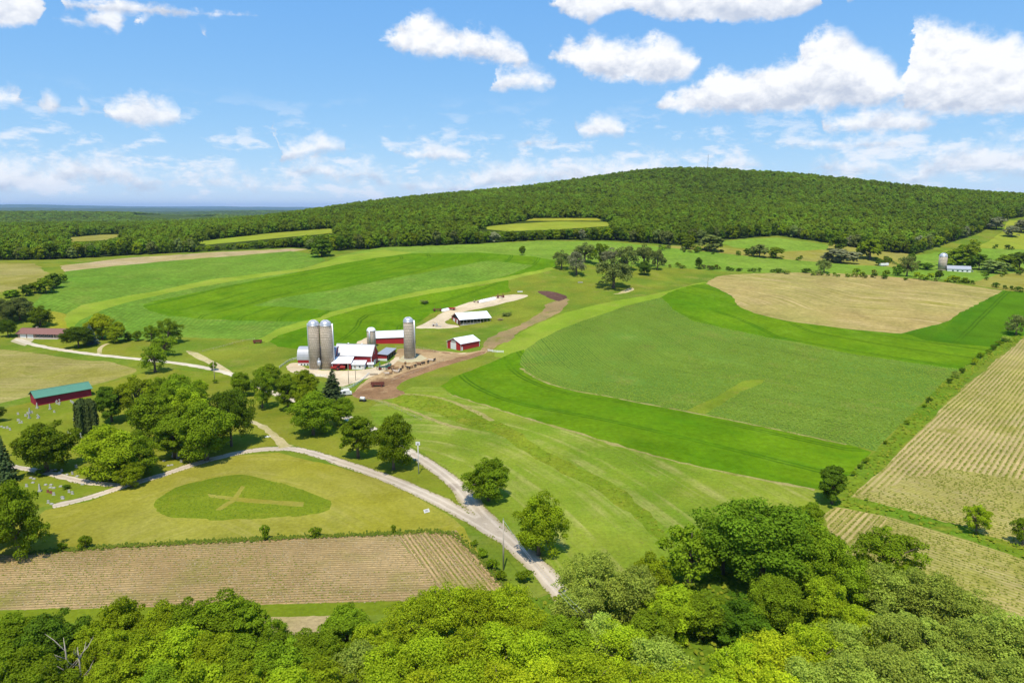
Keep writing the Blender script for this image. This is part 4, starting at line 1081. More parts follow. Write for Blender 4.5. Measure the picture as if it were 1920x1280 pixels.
# right-hand field edges
gr = 'trees below the hill on the right'
for x_, y_, w_, h_, k_, c_, l_ in [
        (1287, 467, 20, 22, 'far_0', 'mid', 'small tree at the left end of the tan pasture band'), (1331, 470, 46, 28, 'far_1', 'oak', 'grey-dark tree at the left of the small bright field'), (1303, 468, 14, 10, 'far_bush', 'olive', 'low bush left of the grey-dark tree'),
        (1424, 482, 32, 24, 'far_2', 'oak', 'left tree of the pair below the small bright field'), (1455, 484, 30, 20, 'far_3', 'mid', 'right tree of the pair below the small bright field'),
        (1400, 478, 16, 12, 'far_bush', 'dark', 'low shrub left of the pair below the small bright field'), (1576, 493, 50, 26, 'far_0', 'grey', 'pale grey wide tree over the far corn field'),
        (1568, 470, 30, 26, 'far_1', 'dark', 'dark tree at the right corner of the small bright field'), (1631, 486, 46, 38, 'far_2', 'mid', 'round green tree standing alone in the tan pasture band'),
        (1650, 498, 18, 12, 'far_3', 'dark', 'dark little tree beside the small white trailer'), (1545, 511, 26, 24, 'oak_a', 'oak', 'flat-topped tree on the fence above the tan stubble'),
        (1700, 518, 30, 36, 'oak_b', 'oak', 'tall open tree on the fence above the tan stubble'), (1682, 517, 16, 22, 'far_0', 'dark', 'dark tree just left of the tall open fence tree'), (1709, 497, 14, 22, 'far_1', 'dark', 'upright tree behind the tall open fence tree'),
        (1760, 524, 14, 18, 'far_2', 'dark', 'dark fence tree directly below the far silo'), (1735, 505, 26, 12, 'far_3', 'dark', 'low trees left of the far silo'),
        (1790, 500, 40, 34, 'far_0', 'mid', 'broad tree behind the far grey barn'), (1812, 500, 36, 40, 'far_1', 'mid', 'tallest tree behind the far grey barn'), (1835, 506, 34, 30, 'far_2', 'dark', 'dark tree right of the far grey barn'),
        (1806, 472, 16, 14, 'far_3', 'mid', 'small round tree above the far grey barn'), (1862, 512, 40, 24, 'far_0', 'oak', 'wide tree in the right hedgerow thicket'), (1884, 508, 30, 28, 'far_1', 'mid', 'tree in the right hedgerow thicket by the frame edge'),
        (1910, 508, 40, 36, 'far_2', 'dark', 'dark tree at the right frame edge above the tan pasture'), (1828, 464, 20, 15, 'far_bush', 'yellow', 'yellow-green bush on the far right meadow edge'),
        (1866, 466, 9, 8, 'far_bush', 'dark', 'tiny dark bush in the far right meadow'), (1892, 468, 14, 9, 'far_bush', 'dark', 'dark bush at the right of the far meadow'),
        (1897, 444, 26, 20, 'far_3', 'grey', 'grey-leaved tree on top of the far right meadow'), (1915, 436, 26, 24, 'far_0', 'grey', 'grey-leaved tree at the right frame edge on the far meadow'),
        (1868, 430, 30, 22, 'far_1', 'grey', 'greyish tree at the corner of the wood and far meadow'), (1905, 628, 34, 36, 'oak_b', 'oak', 'dark spreading tree at the right edge on the hedge line')]:
    T(x_, y_, w_ * 1.2, h_ * 1.1, k_, c_, l_, gr)
ORD = ['first', 'second', 'third', 'fourth', 'fifth', 'sixth', 'seventh', 'eighth', 'ninth', 'tenth', 'eleventh', 'twelfth', 'thirteenth', 'fourteenth', 'fifteenth', 'sixteenth', 'seventeenth', 'eighteenth', 'nineteenth']
gs = 'shrubs along the fence above the tan stubble'
for i_, (x_, y_, w_, h_, c_) in enumerate([(1335, 505, 14, 6, 'dark'), (1366, 507, 12, 8, 'dark'), (1410, 509, 20, 7, 'dark'), (1450, 510, 16, 6, 'dark'), (1510, 511, 24, 9, 'dark'), (1606, 514, 18, 12, 'mid'), (1640, 516, 16, 12, 'olive'), (1660, 517, 18, 12, 'mid'), (1722, 523, 22, 14, 'yellow'),
        (1742, 524, 20, 13, 'yellow'), (1781, 529, 24, 14, 'yellow'), (1798, 530, 18, 13, 'yellow'), (1812, 531, 18, 12, 'bright'), (1824, 533, 10, 8, 'dark'), (1850, 525, 10, 6, 'dark'), (1868, 539, 18, 10, 'dark'), (1885, 542, 10, 8, 'dark'), (1898, 544, 10, 9, 'dark'), (1912, 547, 20, 10, 'dark')]):
    T(x_, y_, w_, h_, 'far_bush', c_, 'low %s shrub, %s from left on the fence above the tan stubble' % ({'dark': 'dark green', 'mid': 'green', 'olive': 'olive', 'yellow': 'yellow-green', 'bright': 'bright green'}[c_], ORD[i_]), gs)
gx = 'shrubs along the right hedge line'
for i_, (x_, y_, w_, h_, c_) in enumerate([(1886, 640, 20, 12, 'olive'), (1872, 647, 14, 10, 'mid'), (1862, 656, 14, 12, 'dark'), (1853, 663, 12, 9, 'mid'), (1838, 671, 16, 13, 'mid'), (1827, 683, 16, 14, 'yellow'), (1803, 699, 14, 12, 'dark'), (1791, 708, 16, 14, 'olive'), (1781, 718, 14, 11, 'dark'), (1741, 755, 14, 12, 'dark'), (1733, 764, 10, 8, 'mid'),
        (1700, 795, 12, 8, 'mid'), (1660, 832, 10, 8, 'mid'), (1625, 868, 16, 11, 'mid'), (1613, 878, 14, 10, 'dark'), (1600, 892, 14, 11, 'mid')]):
    T(x_, y_, w_, h_, 'bush_a' if i_ % 2 else 'bush_b', c_, '%s shrub, %s from the far end of the right hedge line' % ({'dark': 'dark green', 'mid': 'green', 'olive': 'olive', 'yellow': 'yellow-green'}[c_], ORD[i_]), gx)
rs_ = random.Random(21)
for (xa, ya), (xb, yb), n_, lab_ in (((1240, 500), (1820, 531), 46, 'low scrub bush on the fence between far corn and tan stubble'), ((1230, 465), (1560, 492), 26, 'low scrub bush along the tan pasture band below the hill'), ((1560, 476), (1740, 500), 16, 'low scrub bush in the right part of the tan pasture band'), ((1840, 518), (1930, 512), 12, 'scrub bush in the right hedgerow thicket')):
    for k in range(n_):
        f_ = rs_.random(); sz = rs_.uniform(7, 15)
        T(xa + (xb - xa) * f_, ya + (yb - ya) * f_ + rs_.uniform(-1, 1) * (1 if n_ > 40 else 4), sz, sz * rs_.uniform(.45, .8), 'far_bush', rs_.choice(['mid', 'dark', 'olive', 'oak']), lab_, 'scattered ' + lab_)
T(1560, 944, 58, 84, 'tall', 'dark', 'dark upright tree at the near end of the hedge line')
T(1830, 1001, 52, 60, 'open', 'yellow', 'yellow-green tree on the weedy strip in the right fields')
T(1917, 1022, 44, 58, 'open', 'mid', 'green tree at the right edge on the weedy strip')
# shrubs on the bank between the dry lawn and the brown field, and by the road
gb = 'shrubs on the bank above the brown field'
for x_, y_, w_, h_, c_, l_ in [(118, 1031, 20, 16, 'mid', 'leftmost round shrub on the bank above the brown field'), (161, 1028, 28, 28, 'mid', 'dense shrub on the bank, second from left above the brown field'), (497, 1012, 20, 32, 'mid', 'tall narrow shrub on the bank below the grass oval'),
        (591, 1006, 24, 20, 'mid', 'spiky shrub on the bank right of the tall narrow one'), (738, 999, 10, 18, 'mid', 'slim shrub on the bank near the road'), (78, 892, 22, 16, 'dark', 'dark shrub among headstones below the cemetery lane'), (125, 916, 16, 9, 'dark', 'small low shrub among headstones above the gravel lane')]:
    T(x_, y_, w_, h_, 'bush_b', c_, l_, gb if y_ > 950 else 'cemetery shrubs')
gd = 'roadside shrubs by the near pole'
for x_, y_, w_, h_, c_, l_ in [(925, 1068, 26, 22, 'mid', 'round shrub left of the near utility pole'), (938, 1088, 22, 20, 'mid', 'shrub in front of the near utility pole'), (985, 1090, 34, 22, 'mid', 'wide shrub between near pole and road'), (905, 1042, 24, 14, 'mid', 'low shrub along the brown field corner above the near pole'), (890, 1022, 18, 10, 'mid', 'small bush at the tip of the brown field corner')]:
    T(x_, y_, w_, h_, 'bush_a', c_, l_, gd)

# ------------------------------------------------------------------ the near belt of trees along the bottom
NB = [
 # px, top y, width m, height m, kind, colour, label
 (18, 1146, 9, 12, 'round_b', 'mid', 'green tree at the left end of the near belt'), (85, 1138, 10, 12.5, 'round_a', 'dark', 'dark leafy tree above the bare snags in the near belt'),
 (212, 1118, 9, 11.5, 'round_c', 'bright', 'bright tree with pointed top at left of the near belt'), (165, 1168, 8, 10, 'open', 'bright', 'thin bright tree right of the bare snags'),
 (300, 1122, 8, 12, 'round_b', 'bright', 'bright tree left of the tall centre-left clump'), (348, 1114, 9, 12.5, 'round_a', 'mid', 'tall green tree in the centre-left clump of the near belt'), (420, 1106, 10, 13, 'round_c', 'mid', 'tallest tree of the centre-left clump in the near belt'),
 (455, 1116, 7, 12, 'tall', 'mid', 'right shoulder tree of the centre-left clump'), (515, 1152, 6, 10, 'open', 'mid', 'thin tree in the gap of the near belt before the grass strip'), (645, 1122, 8, 12.5, 'tall', 'mid', 'upright green tree standing alone before the yellow thicket'),
 (700, 1160, 8, 10, 'feather_a', 'yellow', 'small yellow tree beside the upright green tree'), (770, 1116, 9, 11, 'feather_b', 'yellow', 'yellow tree at the upper left of the yellow thicket'), (835, 1090, 10, 12, 'feather_a', 'yellow', 'high yellow tree left of centre in the yellow thicket'),
 (893, 1094, 9, 12, 'feather_b', 'yellow', 'yellow tree nearest the corner of the brown field'), (950, 1088, 10, 12, 'feather_a', 'yellow', 'yellow tree touching the road verge'), (985, 1130, 8, 10, 'feather_b', 'yellow', 'yellow tree left of the road end'),
 (1112, 1032, 12, 13, 'feather_b', 'olive', 'grey-olive willow at the road end, left and tallest'), (1080, 1090, 9, 11, 'feather_a', 'olive', 'olive willow overhanging the end of the road'), (1185, 1050, 11, 13, 'feather_a', 'olive', 'grey-olive willow right of the tallest one at the road end'),
 (1225, 1032, 8, 12, 'round_c', 'bright', 'bright tree behind the olive willows'), (1262, 1092, 11, 11, 'round_b', 'bright', 'bright tree below the left end of the huge dark tree'), (1320, 1105, 10, 10, 'round_a', 'mid', 'green tree under the left skirt of the huge dark tree'),
 (1298, 985, 13, 13, 'oak_a', 'mid', 'open-branched tree at the left flank of the huge dark tree'), (1362, 965, 12, 14, 'round_a', 'mid', 'green tree between the open-branched one and the huge dark tree'), (1440, 935, 22, 20, 'dome', (0.14, 0.245, 0.014), 'huge dark dome-shaped tree at the edge of the meadow'), (1530, 985, 15, 16, 'dome', 'mid', 'green tree at the right flank of the huge dome tree'),
 (1523, 938, 7, 9, 'round_b', 'mid', 'small tree peeking out behind the huge dome tree'), (1400, 1120, 12, 9, 'round_c', (0.10, 0.20, 0.012), 'fresh green low tree in front of the huge dark tree'), (1460, 1080, 12, 12, 'dome', 'mid', 'green lower tree in front of the huge dome tree'),
 (1560, 1075, 10, 12, 'round_a', 'bright', 'yellowish-green tree below the dark right flank'), (1600, 1040, 10, 13, 'round_c', 'mid', 'green tree left of the olive thicket'), (1672, 988, 14, 13, 'open', 'mid', 'open green tree standing before the near right field'),
 (1655, 1052, 11, 12, 'feather_a', 'olive', 'olive tree at the left of the olive thicket'), (1755, 1070, 12, 12, 'feather_b', 'olive', 'high olive tree in the olive thicket'), (1715, 1062, 9, 12, 'feather_a', 'olive', 'olive tree in the back of the thicket behind the open green tree'), (1810, 1098, 11, 11, 'feather_b', 'olive', 'olive tree at the right shoulder of the thicket'),
 (1880, 1145, 12, 12, 'feather_a', 'olive', 'olive tree near the right edge of the near belt'), (1935, 1160, 10, 12, 'feather_b', 'olive', 'olive tree cut by the right edge of the near belt'), (1618, 1128, 8, 11, 'round_b', 'yellow', 'yellow-green tree in the middle of the right thicket'),
 # front rows
 (30, 1205, 10, 13, 'round_a', 'mid', 'green front tree at the bottom left corner'), (75, 1240, 9, 12, 'round_c', 'mid', 'front tree left of the snags at the bottom edge'), (195, 1235, 8, 10, 'round_b', 'bright', 'low bright tree right of the snags at the bottom edge'),
 (215, 1175, 8, 10, 'open', 'bright', 'bright tree directly below the pointed bright tree'), (262, 1182, 10, 12, 'round_c', 'bright', 'broad bright tree in the second row at left'), (330, 1172, 10, 12.5, 'round_b', 'bright', 'second-row tree below the tall green clump'), (395, 1178, 10, 12, 'round_a', 'bright', 'bright second-row tree left of the grass gap'),
 (300, 1240, 10, 12, 'round_a', 'mid', 'front tree at the bottom edge below the broad bright tree'), (370, 1232, 11, 13, 'round_c', 'bright', 'bright front tree at the bottom edge, left of centre'), (455, 1190, 9, 11, 'round_b', 'mid', 'green second-row tree at the grass gap'), (450, 1245, 10, 12, 'round_a', 'bright', 'front tree at the bottom edge under the grass gap'),
 (525, 1195, 10, 12, 'round_c', 'mid', 'green tree in the second row under the thin gap tree'), (590, 1170, 9, 11, 'round_a', 'mid', 'green tree left of the upright green tree'), (540, 1250, 10, 12, 'round_b', 'bright', 'bright front tree left of the yellow thicket'), (600, 1235, 9, 11, 'round_c', 'bright', 'bright tree at the left foot of the yellow thicket'), (668, 1202, 9, 11, 'feather_b', 'olive', 'dull olive tree at the left foot of the yellow thicket'),
 (730, 1192, 10, 12, 'feather_a', 'yellow', 'yellow second-row tree at left of the yellow thicket'), (800, 1180, 10, 12.5, 'feather_b', 'yellow', 'yellow second-row tree below the high yellow one'), (866, 1172, 10, 12.5, 'feather_a', 'yellow', 'yellow second-row tree at the centre of the thicket'), (930, 1165, 10, 12, 'feather_b', 'yellow', 'yellow second-row tree right of the thicket centre'),
 (715, 1250, 10, 12, 'feather_b', 'yellow', 'yellow front tree at the bottom edge, left end of the thicket'), (790, 1245, 10, 12.5, 'feather_a', 'gold', 'golden front tree at the bottom edge of the thicket'), (862, 1238, 11, 13, 'feather_b', 'yellow', 'yellow front tree at the bottom edge, thicket centre'), (940, 1235, 11, 13, 'feather_a', 'gold', 'golden front tree at the bottom edge below the road end'),
 (1000, 1180, 10, 12, 'feather_b', 'yellow', 'yellow tree below the road end'), (1060, 1153, 11, 11.5, 'round_b', 'mid', 'dark green tree between yellow thicket and willows'), (1015, 1240, 10, 12, 'feather_a', 'gold', 'golden front tree right of the bottom centre'), (1100, 1215, 10, 12, 'feather_b', 'yellow', 'yellow front tree below the dark green one'), (1135, 1150, 9, 11, 'feather_a', 'olive', 'olive willow in the second row below the tall willow'),
 (1165, 1165, 10, 11.5, 'feather_b', 'yellow', 'yellow-olive tree in the second row, right of centre'), (1225, 1130, 10, 11, 'round_a', 'mid', 'green tree below the grey-olive willows'), (1180, 1235, 10, 12, 'feather_a', 'yellow', 'yellow front tree at the bottom, right of centre'), (1240, 1195, 11, 12, 'feather_b', 'olive', 'olive-yellow second-row tree left of the grassy gap'), (1270, 1250, 10, 12, 'feather_b', 'yellow', 'yellow front tree left of the small grassy gap'),
 (1385, 1200, 9, 11, 'feather_a', 'yellow', 'yellow tree right of the small grassy gap'), (1455, 1180, 11, 12, 'feather_b', 'gold', 'golden tree at the right of the small grassy gap'), (1360, 1258, 9, 11, 'feather_b', 'yellow', 'yellow front tree at the bottom of the grassy gap'), (1440, 1245, 10, 12, 'feather_a', 'gold', 'golden front tree at the bottom right of centre'), (1530, 1165, 10, 12, 'feather_b', 'yellow', 'yellow-green tree below the dark right flank tree'),
 (1575, 1160, 9, 11, 'feather_a', 'olive', 'olive tree in the middle row of the right thicket'), (1520, 1235, 10, 12, 'feather_b', 'olive', 'olive front tree at the bottom, right of the golden ones'), (1600, 1225, 11, 12.5, 'feather_a', 'olive', 'olive front tree at the bottom of the right thicket'), (1672, 1140, 11, 12, 'feather_b', 'olive', 'olive tree with pale twigs in the middle of the right thicket'), (1685, 1215, 11, 12, 'feather_b', 'olive', 'olive front tree at the bottom, fourth from the right edge'),
 (1740, 1150, 10, 11, 'open', 'olive', 'bare-branched olive tree in the right thicket'), (1765, 1205, 11, 12, 'feather_a', 'olive', 'olive front tree at the bottom, third from the right edge'), (1830, 1165, 10, 11, 'feather_b', 'olive', 'olive second-row tree near the right edge'), (1850, 1230, 11, 12.5, 'feather_a', 'olive', 'olive front tree at the bottom, second from the right edge'), (1925, 1235, 11, 12, 'feather_b', 'olive', 'olive front tree at the bottom right corner'),
]
for a_ in NB:
    c_ = np.array(COL[a_[5]] if isinstance(a_[5], str) else a_[5]) * 1.14
    Wd(a_[0], a_[1], a_[2] * 1.14, a_[3], a_[4], tuple(c_), a_[6])


def snag(px, ytop, hm, label, seed):
    d = px_dir(px, ytop); t_ = (hm - CAM_H) / d[2]
    x, y = d[0] * t_, d[1] * t_
    rr = random.Random(seed)
    th = thing('dead_tree', label, 'tree', (x, y, zat(x, y)), 0, 'bare snags')
    MB().tube([(0, 0, -.5), (.1, 0, hm * .4), (.3, .1, hm * .75), (.2, .2, hm)], [.28, .2, .12, .03], 7).obj('trunk', PALEBARK, th, True)
    for k in range(9):
        z0 = hm * rr.uniform(.35, .9); a = rr.uniform(0, 6.28); L = hm * rr.uniform(.12, .3)
        p0 = Vector((.2, .1, z0)); p1 = p0 + Vector((math.cos(a) * L * .6, math.sin(a) * L * .6, L * .6)); p2 = p1 + Vector((math.cos(a + .5) * L * .4, math.sin(a + .5) * L * .4, L * .5))
        MB().tube([p0, p1, p2], [.09, .06, .015], 5).obj('branch', PALEBARK, th, True)


snag(115, 1196, 12, 'bare pale snag with forked branches at bottom left', 3)
snag(141, 1214, 11, 'second, shorter bare snag at bottom left', 4)

# ------------------------------------------------------------------ woods: edge trees one by one, the mass behind as one object each
HILL = REG[0]['poly']
CLEAR = [r['poly'] for r in REG[1:] ]


def in_wood(x, y):
    ok = inside(HILL, x, y)
    for p in CLEAR:
        ok &= ~inside(p, x, y)
    return ok


edge_line = HILL[:-5]
xs, ys = [], []
yy = 560.0
while yy < 2120:
    sp = 8.4 if yy < 1000 else 8.4 + (yy - 1000) * 0.0026
    x0, x1 = -0.84 * yy - 40, 0.84 * yy + 40
    n_ = int((x1 - x0) / sp)
    xs.append(np.linspace(x0, x1, n_) + RNG.uniform(-.42, .42, n_) * sp); ys.append(np.full(n_, yy) + RNG.uniform(-.42, .42, n_) * sp)
    yy += sp
xs = np.concatenate(xs); ys = np.concatenate(ys)
k_ = in_wood(xs, ys); xs, ys = xs[k_], ys[k_]


def view_px(x, y, z):
    cp, sp = math.cos(PITCH), math.sin(PITCH)
    z = z - CAM_H
    dep = y * cp - z * sp
    return 960 + FOC * x / dep, 640 - FOC * (y * sp + z * cp) / dep


# no tall trees stand before the hill clearings: they lie open to the valley
CLR = [[(880, 430), (960, 414), (1000, 406), (1130, 406), (1150, 421), (1050, 428), (960, 432)], [(355, 456), (500, 434), (622, 424), (634, 434), (500, 448), (385, 460)], [(118, 448), (190, 438), (242, 437), (192, 449), (130, 451)]]
cap = np.full(len(xs), 19.0)
for hh_ in (18.0, 15.0, 12.0, 9.0, 6.5, 4.0):
    u_, v_ = view_px(xs, ys, height(xs, ys) + hh_)
    for c_ in CLR:
        k_ = inside(c_, u_, v_); cap[k_] = np.minimum(cap[k_], hh_ - 2.6)
k_ = cap > 3.5
xs, ys, cap = xs[k_], ys[k_], cap[k_]
de, _, _ = dist_line(edge_line, xs, ys)
inframe = np.abs(xs / ys) < 0.77
order = np.argsort(np.where(inframe, de * 1.0 + ys * 0.004, 1e6))
edge_idx = order[:250]
rest = np.ones(len(xs), bool); rest[edge_idx] = False
SRC = []
for j, i in enumerate(edge_idx):
    left = xs[i] < -120
    c_ = np.array(COL[_rt.choice(['mid', 'mid', 'dark', 'dark', 'bright', 'oak'])]) * 0.8
    if _rt.random() < 0.05: c_ = np.array(COL['grey'])
    hg = min(_rt.uniform(11, 18), cap[i]); wd = min(_rt.uniform(9, 13.5), hg * 1.2)
    ub = float(view_px(xs[i], ys[i], zat(xs[i], ys[i]))[0])
    seg_ = next(n for lim, n in ((110, 'above the far left tan field'), (330, 'above the left part of the brown strip'), (560, 'above the right part of the brown strip'), (720, 'beside the round dark hedgerow tree'), (960, 'left of the lone thin corn-field tree'),
                               (1120, 'behind the left half of the oak grove'), (1300, 'behind the right half of the oak grove'), (1460, 'above the small bright field'), (1640, 'right of the small bright field'), (1780, 'above the far silo'), (9999, 'beside the light meadow at far right')) if ub < lim)
    tone = 'greyish' if c_[2] > 0.08 else 'olive-green' if c_[2] > 0.03 else 'dark green' if c_[1] < 0.17 else 'mid green' if c_[1] < 0.24 else 'bright green'
    t = plant(xs[i], ys[i], wd, hg, 'far_%d' % (j % 4), tuple(c_), '%s tree of the wood edge %s' % (tone, seg_), 'wood edge trees ' + seg_)
    if j < 4: SRC.append(next(c for c in t.children if c.name.startswith('crown')))


def scatter(name, label, x, y, wd, hg, col, sink=1.0):
    z = height(x, y) - sink
    me = bpy.data.meshes.new(name)
    me.vertices.add(len(x)); me.vertices.foreach_set('co', np.stack([x, y, z], 1).astype(np.float32).ravel())
    for nm, val in (('wide', wd / 10.0), ('high', hg / 11.0), ('turn', RNG.uniform(0, 6.28, len(x)))):
        a = me.attributes.new(nm, 'FLOAT', 'POINT'); a.data.foreach_set('value', np.asarray(val, np.float32))
    a = me.attributes.new('pick', 'INT', 'POINT'); a.data.foreach_set('value', RNG.integers(0, len(SRC), len(x)).astype(np.int32))
    o = link(name, me)
    o.color = (*col, 1)
    tag(o, label, 'wood', kind='stuff')
    ng = bpy.data.node_groups.new(name, 'GeometryNodeTree')
    ng.interface.new_socket('Geometry', in_out='INPUT', socket_type='NodeSocketGeometry')
    ng.interface.new_socket('Geometry', in_out='OUTPUT', socket_type='NodeSocketGeometry')
    N = ng.nodes; Lk = ng.links.new
    gi = N.new('NodeGroupInput'); go_ = N.new('NodeGroupOutput')
    jn = N.new('GeometryNodeJoinGeometry')
    for s in SRC:
        oi = N.new('GeometryNodeObjectInfo'); oi.inputs['Object'].default_value = s; oi.inputs['As Instance'].default_value = True
        Lk(oi.outputs['Geometry'], jn.inputs[0])
    ip = N.new('GeometryNodeInstanceOnPoints'); ip.inputs['Pick Instance'].default_value = True
    Lk(gi.outputs[0], ip.inputs['Points']); Lk(jn.outputs[0], ip.inputs['Instance'])
    def att(nm, typ='FLOAT'):
        a = N.new('GeometryNodeInputNamedAttribute'); a.data_type = typ; a.inputs['Name'].default_value = nm
        return a.outputs['Attribute']
    Lk(att('pick', 'INT'), ip.inputs['Instance Index'])
    cs = N.new('ShaderNodeCombineXYZ'); wv_ = att('wide'); Lk(wv_, cs.inputs[0]); Lk(wv_, cs.inputs[1]); Lk(att('high'), cs.inputs[2]); Lk(cs.outputs[0], ip.inputs['Scale'])
    cr = N.new('ShaderNodeCombineXYZ'); Lk(att('turn'), cr.inputs[2]); Lk(cr.outputs[0], ip.inputs['Rotation'])
    Lk(ip.outputs[0], go_.inputs[0])
    md = o.modifiers.new('scatter', 'NODES'); md.node_group = ng
    return o


x_, y_, cp_ = xs[rest], ys[rest], cap[rest]
n_ = len(x_)
gsc = 1 + np.maximum(0, y_ - 1000) * 0.00032
scatter('hill_forest', 'dense green forest covering the broad hill up to the skyline', x_, y_, np.minimum(RNG.choice([6.5, 9.0, 11.5, 15.0], n_, p=[.28, .36, .26, .10]) * RNG.uniform(.85, 1.15, n_) * gsc, cp_ * 1.3), np.minimum(RNG.uniform(8, 19, n_), cp_), COL['far'])
# the wooded plain beyond, thinning with distance
fx, fy = [], []
yy = 2050.0
while yy < 11000:
    sp = 15 + (yy - 2000) * 0.008
    x0, x1 = -0.85 * yy, -0.05 * yy + 100
    n_ = int((x1 - x0) / sp)
    fx.append(np.linspace(x0, x1, n_) + RNG.uniform(-.45, .45, n_) * sp); fy.append(np.full(n_, yy) + RNG.uniform(-.45, .45, n_) * sp)
    yy += sp
fx = np.concatenate(fx); fy = np.concatenate(fy)
keep = (np.sin(fx / 330 + 1) * np.sin(fy / 520 + .5) + 0.5 * np.sin(fx / 140 + fy / 260)) < 0.75
fx, fy = fx[keep], fy[keep]
gs_ = 1 + (fy - 2000) * 0.00035
scatter('far_woods', 'hazy distant woods spread over the plain at far left', fx, fy, RNG.uniform(14, 22, len(fx)) * gs_, RNG.uniform(12, 17, len(fx)), COL['far'])

# ------------------------------------------------------------------ crops, weeds and rough grass as real tufts
def tuft_mat(name, c1, c2):
    m, t = new_mat(name)
    tint = t.n('ShaderNodeAttribute', attribute_name='tint').outputs['Fac']
    col = t.mix(tint, c1, c2)
    d = t.n('ShaderNodeBsdfDiffuse'); t.l(col, d.inputs[0])
    tr = t.n('ShaderNodeBsdfTranslucent'); t.l(col, tr.inputs[0])
    ms = t.n('ShaderNodeMixShader'); ms.inputs[0].default_value = 0.25
    t.l(d.outputs[0], ms.inputs[1]); t.l(tr.outputs[0], ms.inputs[2])
    finish(t, ms.outputs[0])
    return m


def sample_in(poly, n, maxd=None):
    p = np.asarray(poly)
    a, b = p.min(0), p.max(0)
    a = np.maximum(a, (-330, 40)); b = np.minimum(b, (380, 700))
    x = RNG.uniform(a[0], b[0], n); y = RNG.uniform(a[1], b[1], n)
    k = inside(poly, x, y) & (np.abs(x) < 0.80 * y + 5)
    if maxd: k &= np.hypot(x, y) < maxd
    return x[k], y[k]


def count_for(poly, per_m2):
    p = np.asarray(poly); a = np.maximum(p.min(0), (-330, 40)); b = np.minimum(p.max(0), (380, 700))
    return int(max(0, (b[0] - a[0])) * max(0, (b[1] - a[1])) * per_m2)


def tufts(name, label, cat, mat, x, y, h, wdt, jit=0.35):
    """low pointed clumps of leaves, four faces each"""
    n = len(x)
    if not n: return
    z = height(x, y)
    a0 = RNG.uniform(0, 6.28, n); s = wdt * RNG.uniform(0.6, 1.3, n); hh = h * RNG.uniform(0.6, 1.3, n)
    V = np.empty((n, 5, 3), np.float32)
    for k in range(4):
        q = a0 + k * math.pi / 2 + RNG.normal(0, jit, n)
        rad = s * 0.5 * RNG.uniform(0.7, 1.3, n)
        V[:, k, 0] = x + np.cos(q) * rad; V[:, k, 1] = y + np.sin(q) * rad; V[:, k, 2] = z + hh * RNG.uniform(0.15, 0.6, n)
    V[:, 4, 0] = x + RNG.normal(0, .1, n) * s; V[:, 4, 1] = y + RNG.normal(0, .1, n) * s; V[:, 4, 2] = z + hh
    o = np.arange(n)[:, None] * 5
    F = np.stack([np.concatenate([o + k, o + (k + 1) % 4, o + 4], 1) for k in range(4)], 1).reshape(-1, 3)
    me = mesh_np(name, V.reshape(-1, 3), F, {'tint': ('FACE', np.repeat(RNG.random(n), 4))})
    tag(link(name, me, mat), label, cat, kind='stuff')


def row_tufts(name, label, cat, mat, poly, rows, spacing, per_m2, h, wdt, patch=None, maxd=None, others=()):
    x, y = sample_in(poly, count_for(poly, per_m2), maxd)
    for p in others:
        k = ~inside(p, x, y); x, y = x[k], y[k]
    d, gx, gy = dist_line(rows, x, y)
    off = np.round(d / spacing) * spacing - d + RNG.normal(0, 0.06, len(d))
    x = x + gx * off; y = y + gy * off
    k = inside(poly, x, y); x, y = x[k], y[k]
    if patch:
        pn = np.sin(x / 17 + 1) * np.sin(y / 13 + 2) + 0.7 * np.sin(x / 7.3 + y / 9.1) + RNG.normal(0, .45, len(x))
        k = pn > patch; x, y = x[k], y[k]
    tufts(name, label, cat, mat, x, y, h, wdt)


M_soy = tuft_mat('seedling_leaves', (0.16, 0.205, 0.02), (0.26, 0.265, 0.045))
M_corn = tuft_mat('corn_leaves', (0.158, 0.275, 0.026), (0.235, 0.325, 0.038))
M_weed = tuft_mat('weed_leaves', (0.13, 0.205, 0.012), (0.26, 0.28, 0.025))
M_grass = tuft_mat('rough_grass', (0.14, 0.19, 0.018), (0.27, 0.25, 0.06))
M_straw = tuft_mat('crop_straw', (0.46, 0.36, 0.20), (0.31, 0.24, 0.12))
row_tufts('seedlings', 'faint rows of seedlings in the brown near left field', 'crop', M_soy, TILL, REG[[r['label'] for r in REG].index('brown crop residue field in fine rows along the near left')]['rows'], 0.95, 1.6, 0.16, 0.34, patch=-0.1)
row_tufts('seedlings', 'faint diagonal rows of seedlings in the brown field corner', 'crop', M_soy, TILL2, straight((850, 995), (940, 1098)), 1.25, 3.0, 0.18, 0.36, patch=-0.6)
for p_, l_ in ((TILL, 'straw litter strewn over the brown near left field'), (TILL2, 'straw litter in the brown field corner by the lane')):
    x, y = sample_in(p_, count_for(p_, 1.6)); tufts('straw', l_, 'straw', M_straw, x, y, 0.10, 0.42)
row_tufts('soybeans', 'straight green soybean rows in the right field', 'crop', M_soy, SOY, hedge_dir, 1.6, 0.85, 0.30, 0.62, patch=-0.9, maxd=420, others=(HEAD,))
row_tufts('soybeans', 'green cross rows on the headland of the right field', 'crop', M_soy, HEAD, strip_dir, 1.3, 1.0, 0.28, 0.55, patch=-0.7)
row_tufts('soybeans', 'thin green rows in the near right field', 'crop', M_soy, LOWR, strip_dir, 1.2, 1.2, 0.26, 0.5, patch=-0.8, others=(LOWR2,))
row_tufts('soybeans', 'steep green rows in the pale corner of the near right field', 'crop', M_soy, LOWR2, hedge_dir, 1.3, 2.0, 0.26, 0.5)
row_tufts('corn_plants', 'knee-high corn plants standing in rows in the big field', 'crop', M_corn, CORN, corn_rows, 1.5, 1.3, 0.4, 0.72, patch=-1.15, maxd=560, others=(WATERWAY,))
